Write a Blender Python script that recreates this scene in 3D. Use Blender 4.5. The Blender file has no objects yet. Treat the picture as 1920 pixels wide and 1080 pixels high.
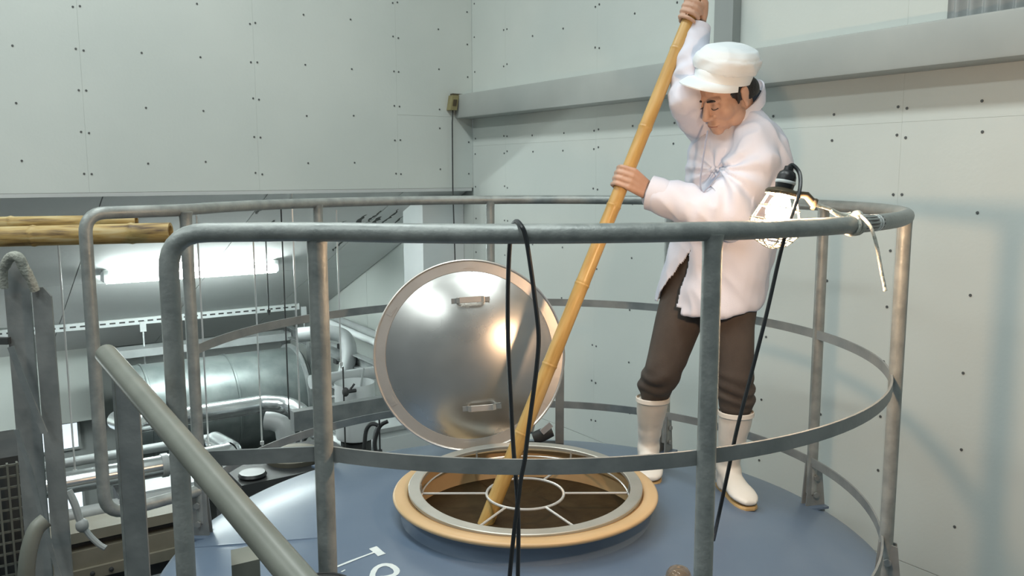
import bpy, bmesh, math, random
import numpy as np
from mathutils import Vector, Matrix, noise
random.seed(7)
A = lambda *a: np.array(a, float)
SC = bpy.context.scene
COL = SC.collection

# ------------------------------------------------------------------ camera
F_PX, PITCH, ROLL, TH = 1586.0, 0.13323, -0.003059, 0.59612
cam_d = bpy.data.cameras.new('camera'); cam = bpy.data.objects.new('camera', cam_d); COL.objects.link(cam)
cam_d.sensor_width = 36.0; cam_d.lens = 36.0 * F_PX / 1920.0; cam_d.clip_start = 0.02; cam_d.clip_end = 200
_c, _s = math.cos(PITCH), math.sin(PITCH)
FW = A(0, _c, -_s); _up0 = A(0, _s, _c); _rt0 = A(1, 0, 0)
RT = math.cos(ROLL) * _rt0 + math.sin(ROLL) * _up0
UP = math.cos(ROLL) * _up0 - math.sin(ROLL) * _rt0
cam.matrix_world = Matrix(((RT[0], UP[0], -FW[0], 0), (RT[1], UP[1], -FW[1], 0), (RT[2], UP[2], -FW[2], 0), (0, 0, 0, 1)))
SC.camera = cam
# ------------------------------------------------------------------ view, world, large lights
SC.view_settings.view_transform = 'Standard'; SC.view_settings.look = 'None'
SC.view_settings.gamma = 1.0; SC.view_settings.use_curve_mapping = False
SC.view_settings.exposure = -0.18
W = bpy.data.worlds.new('world'); SC.world = W; W.use_nodes = True
W.node_tree.nodes['Background'].inputs[0].default_value = (0.84, 0.96, 0.99, 1)
W.node_tree.nodes['Background'].inputs[1].default_value = 0.21
UV = A(-math.sin(TH), math.cos(TH), 0); NV = A(math.cos(TH), math.sin(TH), 0)
NW = 3.25; UB = NW / .61445
def wp(nn, uu, z): return NV * nn + UV * uu + A(0, 0, z)
def area(name, loc, sx, sy, power, color, aim=None, rotz=None):
    l = bpy.data.lights.new(name, 'AREA'); l.shape = 'RECTANGLE'; l.size = sx; l.size_y = sy; l.energy = power; l.color = color
    o = bpy.data.objects.new(name, l); COL.objects.link(o); o.location = loc
    if aim is not None:
        o.rotation_euler = (Vector(aim) - Vector(loc)).to_track_quat('-Z', 'Y').to_euler()
    else: o.rotation_euler = (0, 0, rotz or 0)
    return o
# rows of high hall luminaires, running parallel to the right wall
HALL_Z = 3.3
HALL = [(wp(0.55, 3.4, HALL_Z), 84), (wp(0.55, 0.6, HALL_Z), 84), (wp(-2.7, 3.4, HALL_Z), 84), (wp(-2.7, 0.6, HALL_Z), 84)]
for i, (p, e) in enumerate(HALL):
    area('hall_light', p - A(0, 0, .08), 0.5, 2.2, e, (0.93, 1.0, 0.985), rotz=TH)
# unseen fill light added left of frame to brighten the lean-to ceiling
_l = bpy.data.lights.new('lean_to_fill', 'POINT'); _l.energy = 70; _l.color = (.9, 1., .98); _l.shadow_soft_size = .25
_o = bpy.data.objects.new('lean_to_fill', _l); COL.objects.link(_o); _o.location = wp(-.9, 7.9, -1.75)
# the bulb of the caged work lamp
LAMP_Y = 1.80

# ------------------------------------------------------------------ pixel -> point helpers
def ray(x, y): return FW * F_PX + RT * (x - 960) - UP * (y - 540)
def P(x, y, Y): d = ray(x, y); return d * (Y / d[1])
def atz(x, y, z): d = ray(x, y); return d * (z / d[2])
def atn(x, y, N=NW): d = ray(x, y); return d * (N / (d @ NV))
def atu(x, y, U): d = ray(x, y); return d * (U / (d @ UV))

# ------------------------------------------------------------------ materials
def mat(name, col, rough=.5, metal=0., col2=None, scale=6., detail=4., bump=0., bscale=None, spec=.5, mix=(.35, .65), aniso=0., stretch=None, rvar=0., coat=0.):
    m = bpy.data.materials.new(name); m.use_nodes = True; nt = m.node_tree; b = nt.nodes['Principled BSDF']
    b.inputs['Base Color'].default_value = (*col, 1); b.inputs['Roughness'].default_value = rough; b.inputs['Metallic'].default_value = metal
    b.inputs['Specular IOR Level'].default_value = spec
    if coat: b.inputs['Coat Weight'].default_value = coat; b.inputs['Coat Roughness'].default_value = .2
    if aniso: b.inputs['Anisotropic'].default_value = aniso
    if col2 or bump or rvar:
        tc = nt.nodes.new('ShaderNodeTexCoord'); mp = nt.nodes.new('ShaderNodeMapping'); nt.links.new(tc.outputs['Object'], mp.inputs[0])
        if stretch: mp.inputs['Scale'].default_value = stretch
        n = nt.nodes.new('ShaderNodeTexNoise'); n.inputs['Scale'].default_value = scale; n.inputs['Detail'].default_value = detail
        nt.links.new(mp.outputs[0], n.inputs['Vector'])
        if col2:
            r = nt.nodes.new('ShaderNodeValToRGB'); r.color_ramp.elements[0].position = mix[0]; r.color_ramp.elements[1].position = mix[1]
            r.color_ramp.elements[0].color = (*col, 1); r.color_ramp.elements[1].color = (*col2, 1)
            nt.links.new(n.outputs['Fac'], r.inputs[0]); nt.links.new(r.outputs[0], b.inputs['Base Color'])
        if rvar:
            mr = nt.nodes.new('ShaderNodeMapRange'); mr.inputs[3].default_value = rough - rvar; mr.inputs[4].default_value = rough + rvar
            mr.inputs[1].default_value = .3; mr.inputs[2].default_value = .7
            nt.links.new(n.outputs['Fac'], mr.inputs[0]); nt.links.new(mr.outputs[0], b.inputs['Roughness'])
        if bump:
            n2 = nt.nodes.new('ShaderNodeTexNoise'); n2.inputs['Scale'].default_value = bscale or scale; n2.inputs['Detail'].default_value = 3
            nt.links.new(mp.outputs[0], n2.inputs['Vector'])
            bp = nt.nodes.new('ShaderNodeBump'); bp.inputs['Strength'].default_value = bump; bp.inputs['Distance'].default_value = .01
            nt.links.new(n2.outputs['Fac'], bp.inputs['Height']); nt.links.new(bp.outputs[0], b.inputs['Normal'])
    return m
def emis(name, col, strength):
    m = bpy.data.materials.new(name); m.use_nodes = True; b = m.node_tree.nodes['Principled BSDF']
    b.inputs['Base Color'].default_value = (*col, 1); b.inputs['Emission Color'].default_value = (*col, 1); b.inputs['Emission Strength'].default_value = strength
    return m
M = {}
M['wall'] = mat('wall_board', (.60, .645, .615), .75, col2=(.655, .695, .66), scale=1.1, bump=.05, bscale=60)
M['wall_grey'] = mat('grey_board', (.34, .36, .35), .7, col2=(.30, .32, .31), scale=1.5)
M['ceil_grey'] = mat('stained_board', (.55, .565, .555), .8, col2=(.62, .635, .625), scale=.9, detail=8, bump=.1, bscale=20)
M['stain'] = mat('mould_stain', (.08, .085, .08), .9)
M['beam'] = mat('grey_paint', (.375, .40, .385), .5, col2=(.43, .455, .435), scale=2.2, bump=.04, bscale=30)
M['screw'] = mat('screw_grey', (.12, .13, .13), .5, metal=.4)
M['galv'] = mat('galvanised', (.25, .275, .268), .46, metal=.3, col2=(.35, .375, .362), scale=22, detail=5, bump=.12, bscale=90, rvar=.1)
M['galv2'] = mat('galvanised_flat', (.205, .225, .226), .5, metal=.25, col2=(.285, .303, .30), scale=11, detail=3, bump=.08, bscale=60, rvar=.08)
M['galvpaint'] = mat('greenish_grey_paint', (.165, .175, .15), .42, col2=(.205, .215, .185), scale=8, bump=.03, bscale=60)
M['duct'] = mat('duct_zinc', (.125, .148, .148), .42, metal=.4, col2=(.18, .205, .20), scale=9, detail=6, bump=.06, bscale=30, rvar=.08)
M['shiny'] = mat('shiny_jacket', (.72, .76, .77), .22, metal=.9, col2=(.82, .85, .85), scale=5, bump=.12, bscale=12)
M['pipe'] = mat('grey_pipe', (.42, .45, .45), .4, col2=(.36, .38, .38), scale=6)
M['white'] = mat('white_paint', (.72, .76, .76), .5, col2=(.66, .70, .70), scale=3)
M['beige'] = mat('beige_machine', (.20, .185, .14), .55, col2=(.25, .23, .18), scale=5, bump=.05)
M['dark'] = mat('dark_machine', (.035, .038, .04), .6, col2=(.06, .062, .06), scale=7)
M['steel'] = mat('stainless', (.60, .60, .58), .30, metal=1., col2=(.67, .67, .65), scale=3, bump=.05, bscale=5, rvar=.05)
M['steel_rim'] = mat('stainless_rim', (.62, .58, .54), .38, metal=.85, col2=(.68, .64, .60), scale=9, bump=.03, bscale=60)
M['ring'] = mat('matt_stainless', (.42, .42, .38), .42, metal=.5, col2=(.48, .47, .43), scale=9)
M['rod'] = mat('bright_rod', (.78, .78, .76), .3, metal=.6)
M['blue'] = mat('blue_epoxy', (.100, .148, .222), .45, col2=(.124, .174, .248), scale=3.5, detail=6, bump=.10, bscale=9, rvar=.05, spec=.7, coat=.25)
M['lettering'] = mat('white_brush_paint', (.72, .78, .78), .5, col2=(.60, .68, .70), scale=40, mix=(.3, .7))
M['tan'] = mat('tan_gelcoat', (.56, .385, .20), .4, col2=(.62, .43, .235), scale=6, bump=.03)
M['liquid'] = mat('soy_mash', (.034, .021, .009), .6, spec=.15, col2=(.046, .030, .013), scale=14, bump=.10, bscale=60)
M['skin'] = mat('skin', (.47, .29, .205), .5, col2=(.52, .33, .24), scale=25, bump=.03, bscale=180)
M['hair'] = mat('black_hair', (.012, .011, .011), .45, bump=.3, bscale=160)
M['lip'] = mat('lip', (.36, .15, .11), .5)
M['coat'] = mat('white_cotton', (.63, .645, .74), .85, col2=(.66, .675, .765), scale=6, bump=.06, bscale=220)
M['cap'] = mat('cap_cotton', (.74, .79, .82), .85, bump=.06, bscale=220, col2=(.77, .82, .84), scale=8)
M['string'] = mat('grey_string', (.30, .33, .43), .9)
M['lining'] = mat('navy_cloth', (.03, .035, .05), .9)
M['trouser'] = mat('brown_cotton', (.062, .05, .043), .9, col2=(.075, .062, .053), scale=12, bump=.08, bscale=160)
M['boot'] = mat('white_rubber', (.76, .72, .66), .42, col2=(.70, .655, .585), scale=7, bump=.03, bscale=30)
M['sole'] = mat('tan_rubber', (.50, .33, .14), .55)
M['black'] = mat('black_rubber', (.014, .015, .017), .4)
M['cord2'] = mat('black_cable', (.022, .026, .03), .33)
M['rope'] = mat('pale_rope', (.52, .54, .48), .9, bump=.5, bscale=120, col2=(.60, .62, .56), scale=60)
M['rope2'] = mat('grey_rope', (.30, .31, .27), .9, bump=.5, bscale=120, col2=(.40, .41, .36), scale=60)
M['hook'] = mat('brass_clamp', (.13, .105, .07), .4, metal=.7)
M['yellow'] = mat('yellowed_plastic', (.30, .265, .13), .5, col2=(.24, .21, .10), scale=20)
M['bulb'] = emis('bulb_glow', (1.0, .63, .37), 1250)
M['tube'] = emis('fluorescent_glow', (.90, 1.0, .98), 60)
M['daylight'] = emis('daylight_pane', (.80, .92, 1.0), 1.15)
M['panered'] = emis('daylight_pane_red', (.62, .36, .36), .75)
M['panegrey'] = emis('daylight_pane_grey', (.36, .45, .52), .75)
M['floor'] = mat('dark_floor', (.10, .105, .10), .6, col2=(.14, .145, .14), scale=2)
def cage_mat():
    m = mat('cage_wire', (.72, .66, .52), .3, metal=.6); return m
M['cage'] = cage_mat()
def glass_mat():
    m = bpy.data.materials.new('brown_glass'); m.use_nodes = True; b = m.node_tree.nodes['Principled BSDF']
    b.inputs['Base Color'].default_value = (.80, .66, .52, 1); b.inputs['Roughness'].default_value = .06; b.inputs['Transmission Weight'].default_value = .85
    b.inputs['IOR'].default_value = 1.35
    return m
M['glass'] = glass_mat()
def bamboo(name, c1, c2, c3, rough=.38):
    m = bpy.data.materials.new(name); m.use_nodes = True; nt = m.node_tree; b = nt.nodes['Principled BSDF']; b.inputs['Roughness'].default_value = rough
    tc = nt.nodes.new('ShaderNodeTexCoord'); mp = nt.nodes.new('ShaderNodeMapping'); nt.links.new(tc.outputs['Object'], mp.inputs[0])
    mp.inputs['Scale'].default_value = (1, 1, .12)
    n = nt.nodes.new('ShaderNodeTexNoise'); n.inputs['Scale'].default_value = 60; n.inputs['Detail'].default_value = 6
    nt.links.new(mp.outputs[0], n.inputs['Vector'])
    r = nt.nodes.new('ShaderNodeValToRGB'); e = r.color_ramp.elements
    e[0].position = .3; e[0].color = (*c1, 1); e[1].position = .72; e[1].color = (*c3, 1); k = e.new(.5); k.color = (*c2, 1)
    nt.links.new(n.outputs['Fac'], r.inputs[0]); nt.links.new(r.outputs[0], b.inputs['Base Color'])
    bp = nt.nodes.new('ShaderNodeBump'); bp.inputs['Strength'].default_value = .1; bp.inputs['Distance'].default_value = .005
    nt.links.new(n.outputs['Fac'], bp.inputs['Height']); nt.links.new(bp.outputs[0], b.inputs['Normal'])
    return m
M['bamboo'] = bamboo('bamboo', (.40, .235, .065), (.50, .315, .10), (.56, .38, .15))
M['bamboo_old'] = bamboo('weathered_bamboo', (.11, .065, .03), (.42, .29, .10), (.55, .46, .25), .55)

# ------------------------------------------------------------------ mesh collector
def norm(v): v = np.asarray(v, float); return v / (np.linalg.norm(v) + 1e-12)
def frame(ax, hint=(0, 0, 1)):
    z = norm(ax); h = np.asarray(hint, float)
    if abs(z @ norm(h)) > .98: h = A(1, 0, 0) if abs(z[0]) < .9 else A(0, 1, 0)
    x = norm(np.cross(h, z)); y = np.cross(z, x); return x, y, z
class MB:
    def __init__(s): s.v = []; s.f = []; s.mi = []; s.cur = 0
    def add(s, vs, fs):
        o = len(s.v); s.v += [tuple(map(float, q)) for q in vs]
        for f in fs: s.f.append(tuple(i + o for i in f)); s.mi.append(s.cur)
        return s
    def box(s, c, ax, half):
        c = np.asarray(c, float); x, y, z = [np.asarray(k, float) * h for k, h in zip(ax, half)]
        vs = [c + sx * x + sy * y + sz * z for sz in (-1, 1) for sy in (-1, 1) for sx in (-1, 1)]
        return s.add(vs, [(0, 2, 3, 1), (4, 5, 7, 6), (0, 1, 5, 4), (2, 6, 7, 3), (0, 4, 6, 2), (1, 3, 7, 5)])
    def loft(s, rings, cap=True, closed=False):
        n = len(rings[0]); vs = [p for r in rings for p in r]; fs = []
        k = len(rings)
        for i in range(k if closed else k - 1):
            a, b = i * n, ((i + 1) % k) * n
            for j in range(n): fs.append((a + j, a + (j + 1) % n, b + (j + 1) % n, b + j))
        if cap and not closed:
            fs.append(tuple(range(n - 1, -1, -1))); fs.append(tuple((k - 1) * n + j for j in range(n)))
        return s.add(vs, fs)
    def tube(s, path, r, seg=12, closed=False, cap=True, hint=(0, 0, 1)):
        path = [np.asarray(p, float) for p in path]; k = len(path)
        rs = r if hasattr(r, '__len__') else [r] * k; rings = []; px = None
        for i, p in enumerate(path):
            a = path[(i - 1) % k] if (closed or i > 0) else p; b = path[(i + 1) % k] if (closed or i < k - 1) else p
            t = norm(b - a)
            if px is None: x, y, _ = frame(t, hint)
            else:
                x = px - t * (px @ t)
                x = norm(x); y = np.cross(t, x)
            px = x
            rings.append([p + rs[i] * (math.cos(q) * x + math.sin(q) * y) for q in np.linspace(0, 2 * math.pi, seg, endpoint=False)])
        return s.loft(rings, cap, closed)
    def sweep(s, path, prof, up=(0, 0, 1), closed=False, cap=True):
        # prof: list of (side, upward) offsets; side = tangent x up
        path = [np.asarray(p, float) for p in path]; k = len(path); up = np.asarray(up, float); rings = []
        for i, p in enumerate(path):
            a = path[(i - 1) % k] if (closed or i > 0) else p; b = path[(i + 1) % k] if (closed or i < k - 1) else p
            t = norm(b - a); sd = norm(np.cross(t, up)); u2 = np.cross(sd, t)
            rings.append([p + sd * q[0] + u2 * q[1] for q in prof])
        return s.loft(rings, cap, closed)
    def lathe(s, prof, c, ax=(0, 0, 1), seg=48, cap=False, hint=(0, 1, 0)):
        x, y, z = frame(ax, hint); c = np.asarray(c, float)
        rings = [[c + z * h + max(r, 1e-5) * (math.cos(q) * x + math.sin(q) * y) for q in np.linspace(0, 2 * math.pi, seg, endpoint=False)] for r, h in prof]
        return s.loft(rings, cap)
    def ellipsoid(s, c, rad, ax=None, seg=16, rg=10):
        x, y, z = ax if ax is not None else (A(1, 0, 0), A(0, 1, 0), A(0, 0, 1)); c = np.asarray(c, float)
        vs = []; fs = []
        for i in range(1, rg):
            t = math.pi * i / rg
            for j in range(seg):
                q = 2 * math.pi * j / seg
                vs.append(c + rad[0] * math.sin(t) * math.cos(q) * x + rad[1] * math.sin(t) * math.sin(q) * y + rad[2] * math.cos(t) * z)
        vs += [c + rad[2] * z, c - rad[2] * z]; T = len(vs) - 2
        for i in range(rg - 2):
            for j in range(seg): fs.append((i * seg + j, (i + 1) * seg + j, (i + 1) * seg + (j + 1) % seg, i * seg + (j + 1) % seg))
        for j in range(seg):
            fs.append((T, j, (j + 1) % seg)); fs.append((T + 1, (rg - 2) * seg + (j + 1) % seg, (rg - 2) * seg + j))
        return s.add(vs, fs)
    def capsule(s, p0, p1, r0, r1, seg=14):
        p0 = np.asarray(p0, float); p1 = np.asarray(p1, float); d = p1 - p0; L = np.linalg.norm(d); z = d / L
        path = []; rs = []
        for t in (85, 60, 35, 12): path.append(p0 - z * r0 * math.sin(math.radians(t))); rs.append(r0 * math.cos(math.radians(t)))
        path += [p0, p1]; rs += [r0, r1]
        for t in (12, 35, 60, 85): path.append(p1 + z * r1 * math.sin(math.radians(t))); rs.append(r1 * math.cos(math.radians(t)))
        return s.tube(path, rs, seg)
    def chain(s, pts, rs, seg=14):
        for i in range(len(pts) - 1): s.capsule(pts[i], pts[i + 1], rs[i], rs[i + 1], seg)
        return s
ROOT_LOC = {}
def wloc(o):
    l = A(0, 0, 0)
    while o is not None: l = l + A(*o.location); o = o.parent
    return l
def obj(name, mb, m, parent=None, sharp=40, smooth=True, origin=None):
    me = bpy.data.meshes.new(name); v = np.array(mb.v)
    base = wloc(parent) if parent is not None else (np.asarray(origin, float) if origin is not None else A((v[:, 0].min() + v[:, 0].max()) / 2, (v[:, 1].min() + v[:, 1].max()) / 2, v[:, 2].min()))
    me.from_pydata([tuple(q) for q in v - base], [], mb.f)
    ms = m if isinstance(m, (list, tuple)) else [m]
    for q in ms: me.materials.append(M[q] if isinstance(q, str) else q)
    if len(ms) > 1: me.polygons.foreach_set('material_index', mb.mi)
    bm = bmesh.new(); bm.from_mesh(me); bmesh.ops.recalc_face_normals(bm, faces=bm.faces); bm.to_mesh(me); bm.free()
    if smooth:
        me.shade_smooth(); me.set_sharp_from_angle(angle=math.radians(sharp))
    o = bpy.data.objects.new(name, me); COL.objects.link(o)
    if parent is not None: o.parent = parent
    else: o.location = base
    return o
def tag(o, label=None, cat=None, group=None, kind=None):
    if label: o['label'] = label
    if cat: o['category'] = cat
    if group: o['group'] = group
    if kind: o['kind'] = kind
    return o
def thing(name, loc, label, cat, group=None):
    o = bpy.data.objects.new(name, None); COL.objects.link(o); o.location = tuple(map(float, loc)); o.empty_display_size = .1
    return tag(o, label, cat, group)
def struct(name, mb, m, label, parent=None, **k):
    o = obj(name, mb, m, parent, **k)
    if parent is None: tag(o, label, name.split('_')[0] if not name.startswith('trim') else 'trim', kind='structure')
    return o
def smooth_path(pts, n=10, closed=False):
    pts = [np.asarray(p, float) for p in pts]; out = []; k = len(pts)
    rng = range(k) if closed else range(k - 1)
    for i in rng:
        if closed: a, b, c, d = [pts[(i + j) % k] for j in (-1, 0, 1, 2)]
        else: a, b, c, d = pts[max(i - 1, 0)], pts[i], pts[i + 1], pts[min(i + 2, k - 1)]
        for t in np.linspace(0, 1, n, endpoint=False):
            out.append(.5 * ((2 * b) + (c - a) * t + (2 * a - 5 * b + 4 * c - d) * t * t + (3 * b - a - 3 * c + d) * t ** 3))
    if not closed: out.append(pts[-1])
    return out
def round_corner(a, b, c, r, n=8):
    a, b, c = map(lambda q: np.asarray(q, float), (a, b, c)); d1 = norm(a - b); d2 = norm(c - b)
    p0 = b + d1 * r; p2 = b + d2 * r
    return [(1 - t) ** 2 * p0 + 2 * t * (1 - t) * b + t * t * p2 for t in np.linspace(0, 1, n)]
Z3 = A(0, 0, 1)

# ================================================================== SETTING
ZF = -4.1; ZT = 3.5
# floor
mb = MB(); mb.box(wp(-2.2, 3.2, ZF - .05), (NV, UV, Z3), (6.2, 7.5, .05)); struct('floor', mb, 'floor', 'dark worn factory floor far below the tank top')
# hall ceiling
mb = MB(); mb.box(wp(-2.0, 1.3, ZT + .05), (NV, UV, Z3), (5.4, 4.1, .05)); struct('ceiling', mb, 'wall', 'pale board ceiling of the high hall')
# back wall: backing plus separate boards
mb = MB(); zb = -.093
mb.box(wp(-2.0, UB + .075, (zb + ZT) / 2), (NV, UV, Z3), (5.25, .06, (ZT - zb) / 2))
wb = struct('wall_back', mb, 'wall', 'pale screwed board wall above the sloping lean-to ceiling')
PW = .963
joint_b = [NW - .001] + [2.648 - PW * k for k in range(0, 9)]
for i in range(len(joint_b) - 1):
    a, b = joint_b[i + 1] + .0003, joint_b[i] - .0003
    if i == 0:
        segs = [(zb, .4065), (.407, 2.2), (2.204, ZT)]
    else: segs = [(zb, 1.72), (1.7235, ZT)]
    for (z0, z1_) in segs:
        mb = MB(); mb.box(wp((a + b) / 2, UB + .0065, (z0 + z1_) / 2), (NV, UV, Z3), ((b - a) / 2, .0065, (z1_ - z0) / 2 - .0002))
        obj('panel', mb, 'wall', wb, smooth=False)
mb = MB()
def screw(c, ax, r=.0062): mb.lathe([(r, 0), (r * .9, .002), (0.0001, .0024)], c, ax, seg=8)
for i, j in enumerate(joint_b[:-1]):
    for k in range(-3, 14):
        z = .691 + .2265 * k
        if z < zb + .05 or z > ZT - .1: continue
        if i == 0: offs = (-.035,)
        else: offs = (-.019, .019)
        for o_ in offs: screw(wp(j + o_ + random.uniform(-.003, .003), UB - .001, z + random.uniform(-.006, .006)), -UV)
    if i == 0: continue
    for t in (1, 2):
        for k in range(-2, 11):
            z = .69 + .307 * k
            if z < zb + .05 or z > ZT - .1: continue
            screw(wp(j - PW * t / 3 + random.uniform(-.004, .004), UB - .001, z + random.uniform(-.008, .008)), -UV)
for z in (.73, 1.0, .385 - .06, .385 + .07, .04): screw(wp(2.648 + .33, UB - .001, z), -UV)
sc_ = obj('screw_head', mb, 'screw', wb); sc_['kind'] = 'stuff'

# right wall: upper hall wall plus the part that runs on under the lean-to
mb = MB()
mb.box(wp(NW + .08, 1.2, (ZF + ZT) / 2), (NV, UV, Z3), (.06, UB - 1.2 + .0, (ZT - ZF) / 2))
mb.box(wp(NW + .08, UB + 2.1, (ZF - .05) / 2), (NV, UV, Z3), (.06, 2.1, (-.05 - ZF) / 2))
wr = struct('wall_right', mb, 'wall', 'pale screwed board wall beside the blue tank')
joint_r = [UB - .001] + [4.86 - .958 * k for k in range(0, 8)]
ZJ = .205
for i in range(len(joint_r) - 1):
    a, b = joint_r[i + 1] + .0003, joint_r[i] - .0003
    for (z0, z1_) in ((ZF, -1.62), (-1.617, ZJ - .0002), (ZJ + .0002, 2.03), (2.033, ZT)):
        mb = MB(); mb.box(wp(NW + .0065, (a + b) / 2, (z0 + z1_) / 2), (NV, UV, Z3), (.0065, (b - a) / 2, (z1_ - z0) / 2 - .0001))
        obj('panel', mb, 'wall', wr, smooth=False)
for k in range(4):
    a, b = UB + .002 + .95 * k, UB + .95 * (k + 1) - .002
    mb = MB(); mb.box(wp(NW + .0065, (a + b) / 2, (ZF - .16) / 2), (NV, UV, Z3), (.0065, (b - a) / 2, (-.16 - ZF) / 2)); obj('panel', mb, 'wall', wr, smooth=False)
mb = MB()
zr_list = [ZJ - .055 - .235 * k for k in range(0, 9)] + [ZJ + .055 + .235 * k for k in range(0, 12)]
for i, j in enumerate(joint_r[:-1]):
    for z in zr_list:
        for o_ in ((-.035,) if i == 0 else (-.019, .019)):
            screw(wp(NW - .001, j + o_ + random.uniform(-.003, .003), z + random.uniform(-.008, .008)), -NV)
    if i == 0: continue
    for t in (1, 2):
        for k in range(-6, 8):
            z = ZJ + (.055 if k >= 0 else -.055) + .307 * (k if k >= 0 else k + 1)
            screw(wp(NW - .001, j - .958 * t / 3 + random.uniform(-.01, .01), z + random.uniform(-.01, .01)), -NV)
sc_ = obj('screw_head', mb, 'screw', wr); sc_['kind'] = 'stuff'

# steel beam along the right wall
mb = MB(); b0, b1_ = .397, .561; nb = NW - .145
prof = [(nb + .012, b1_), (nb + .003, b1_ - .003), (nb, b1_ - .012), (nb, b0 + .012), (nb + .003, b0 + .003), (nb + .012, b0), (NW - .0015, b0), (NW - .0015, b1_)]
mb.loft([[wp(q[0], uu, q[1]) for q in prof] for uu in (-2.2, UB - .003)])
struct('trim_1', mb, 'beam', 'long grey steel beam running along the right wall above the man')
# duct cover above the beam
mb = MB(); mb.box(wp(NW - .022, 2.905, (b1_ + ZT) / 2), (NV, UV, Z3), (.02, .062, (ZT - b1_) / 2)); mb.box(wp(NW - .03, 2.848, (b1_ + ZT) / 2), (NV, UV, Z3), (.028, .012, (ZT - b1_) / 2))
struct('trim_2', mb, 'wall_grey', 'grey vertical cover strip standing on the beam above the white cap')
# corner column under the lean-to
mb = MB(); mb.box(wp(3.075, 5.58, (ZF - .19) / 2), (NV, UV, Z3), (.172, .155, (-.19 - ZF) / 2))
struct('trim_3', mb, 'white', 'pale square column in the corner behind the round lid')
# lean-to sloping ceiling
def zc(uu): return -.12 - .42 * (uu - 5.37)
SL = norm(UV - Z3 * .42); SNn = norm(np.cross(SL, NV)); SNn = SNn if SNn[2] > 0 else -SNn
mb = MB(); L_ = (9.12 - UB - .02) / (UV @ SL)
cc = wp(-1.2, UB + .02, zc(UB + .02)) + SL * L_ / 2
mb.box(cc + SNn * .06, (NV, SL, SNn), (4.44, L_ / 2, .03))
ce = struct('ceiling_sloped', mb, 'ceil_grey', 'grey stained boards of the sloping lean-to ceiling')
js = [3.24] + [2.72 - .96 * k for k in range(0, 9)]
for i in range(len(js) - 1):
    a, b = js[i + 1] + .003, js[i] - .003
    for (s0, s1) in ((0, 1.83), (1.834, L_)):
        mb = MB(); mb.box(wp((a + b) / 2, UB + .02, zc(UB + .02)) + SL * (s0 + s1) / 2 + SNn * .012, (NV, SL, SNn), ((b - a) / 2, (s1 - s0) / 2, .012)); obj('panel', mb, 'ceil_grey', ce, smooth=False)
mb = MB()   # dark mould streaks running down the slope near the corner
def streak(nn, s0, s1, w):
    n_ = 14; L1 = []; R1 = []
    for t in np.linspace(0, 1, n_):
        s_ = s0 + (s1 - s0) * t; ww = w * (.25 + .75 * math.sin(math.pi * t) ** .6) * random.uniform(.45, 1.2); o_ = random.uniform(-.012, .012)
        c_ = wp(nn + o_, UB + .02, zc(UB + .02)) + SL * s_ - SNn * .001
        L1.append(c_ - NV * ww); R1.append(c_ + NV * ww)
    mb.add(L1 + R1, [(i, i + 1, n_ + i + 1, n_ + i) for i in range(n_ - 1)])
for q in ((2.62, .50, .95, .022), (2.70, .42, .72, .012), (2.76, .55, 1.0, .03), (2.84, .40, .80, .012), (2.50, .62, .9, .012), (2.22, .35, .5, .01), (2.95, .5, 1.15, .012), (1.78, .3, .42, .015), (3.12, .5, .85, .012), (2.66, 1.0, 1.35, .012), (1.95, .55, .75, .02)): streak(*q)
st_ = obj('mould_streak', mb, 'stain', ce); st_['kind'] = 'stuff'
# lower edge trim of the back wall
mb = MB(); mb.box(wp(-1.2, UB + .025, zb - .012), (NV, UV, Z3), (4.44, .024, .011)); struct('trim_4', mb, 'ceil_grey', 'thin grey strip under the edge of the back wall')
# far wall of the lean-to with a pale soffit box over the windows
UFW = 9.06
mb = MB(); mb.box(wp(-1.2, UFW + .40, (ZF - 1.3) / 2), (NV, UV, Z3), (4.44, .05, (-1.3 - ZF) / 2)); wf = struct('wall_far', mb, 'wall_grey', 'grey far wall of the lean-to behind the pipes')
mb = MB(); mb.box(wp(-1.55, UFW + .17, -2.0), (NV, UV, Z3), (2.7, .17, .39)); struct('trim_5', mb, 'wall', 'long white soffit box over the far windows')
WIN = [(-.10, .58, -2.53, -2.72, True), (.60, 1.02, -2.48, -2.735, False), (.55, 1.02, -3.02, -3.53, False), (-.55, .58, -3.0, -3.5, False), (1.55, 1.95, -2.9, -3.35, False)]
for k, (n0, n1, z1w, z0w, red) in enumerate(WIN):
    root = thing('window_%d' % (k + 1), wp((n0 + n1) / 2, UFW + .34, z0w), 'bright %s window pane in the far wall' % ['red and white', 'narrow upper', 'tall lower', 'lower outer', 'small inner'][k], 'window'); root['kind'] = 'structure'
    mb = MB(); w2, h2 = (n1 - n0) / 2, (z1w - z0w) / 2; c_ = wp((n0 + n1) / 2, UFW + .335, (z0w + z1w) / 2)
    for sx in (-1, 1): mb.box(c_ + NV * sx * (w2 + .012), (NV, UV, Z3), (.012, .02, h2 + .024))
    for sz in (-1, 1): mb.box(c_ + Z3 * sz * (h2 + .012), (NV, UV, Z3), (w2, .02, .012))
    obj('frame', mb, 'wall_grey', root, smooth=False)
    if red:
        for (za, zb_, mm) in ((0, .5, 'panered'), (.5, .72, 'panegrey'), (.72, 1, 'daylight')):
            mb = MB(); hh = (zb_ - za) * h2; mb.box(c_ + Z3 * (h2 - (za + zb_) * h2), (NV, UV, Z3), (w2 - .0, .004, hh)); obj('pane', mb, mm, root, smooth=False)
    else:
        mb = MB(); mb.box(c_, (NV, UV, Z3), (w2, .004, h2)); obj('pane', mb, 'daylight', root, smooth=False)

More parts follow.
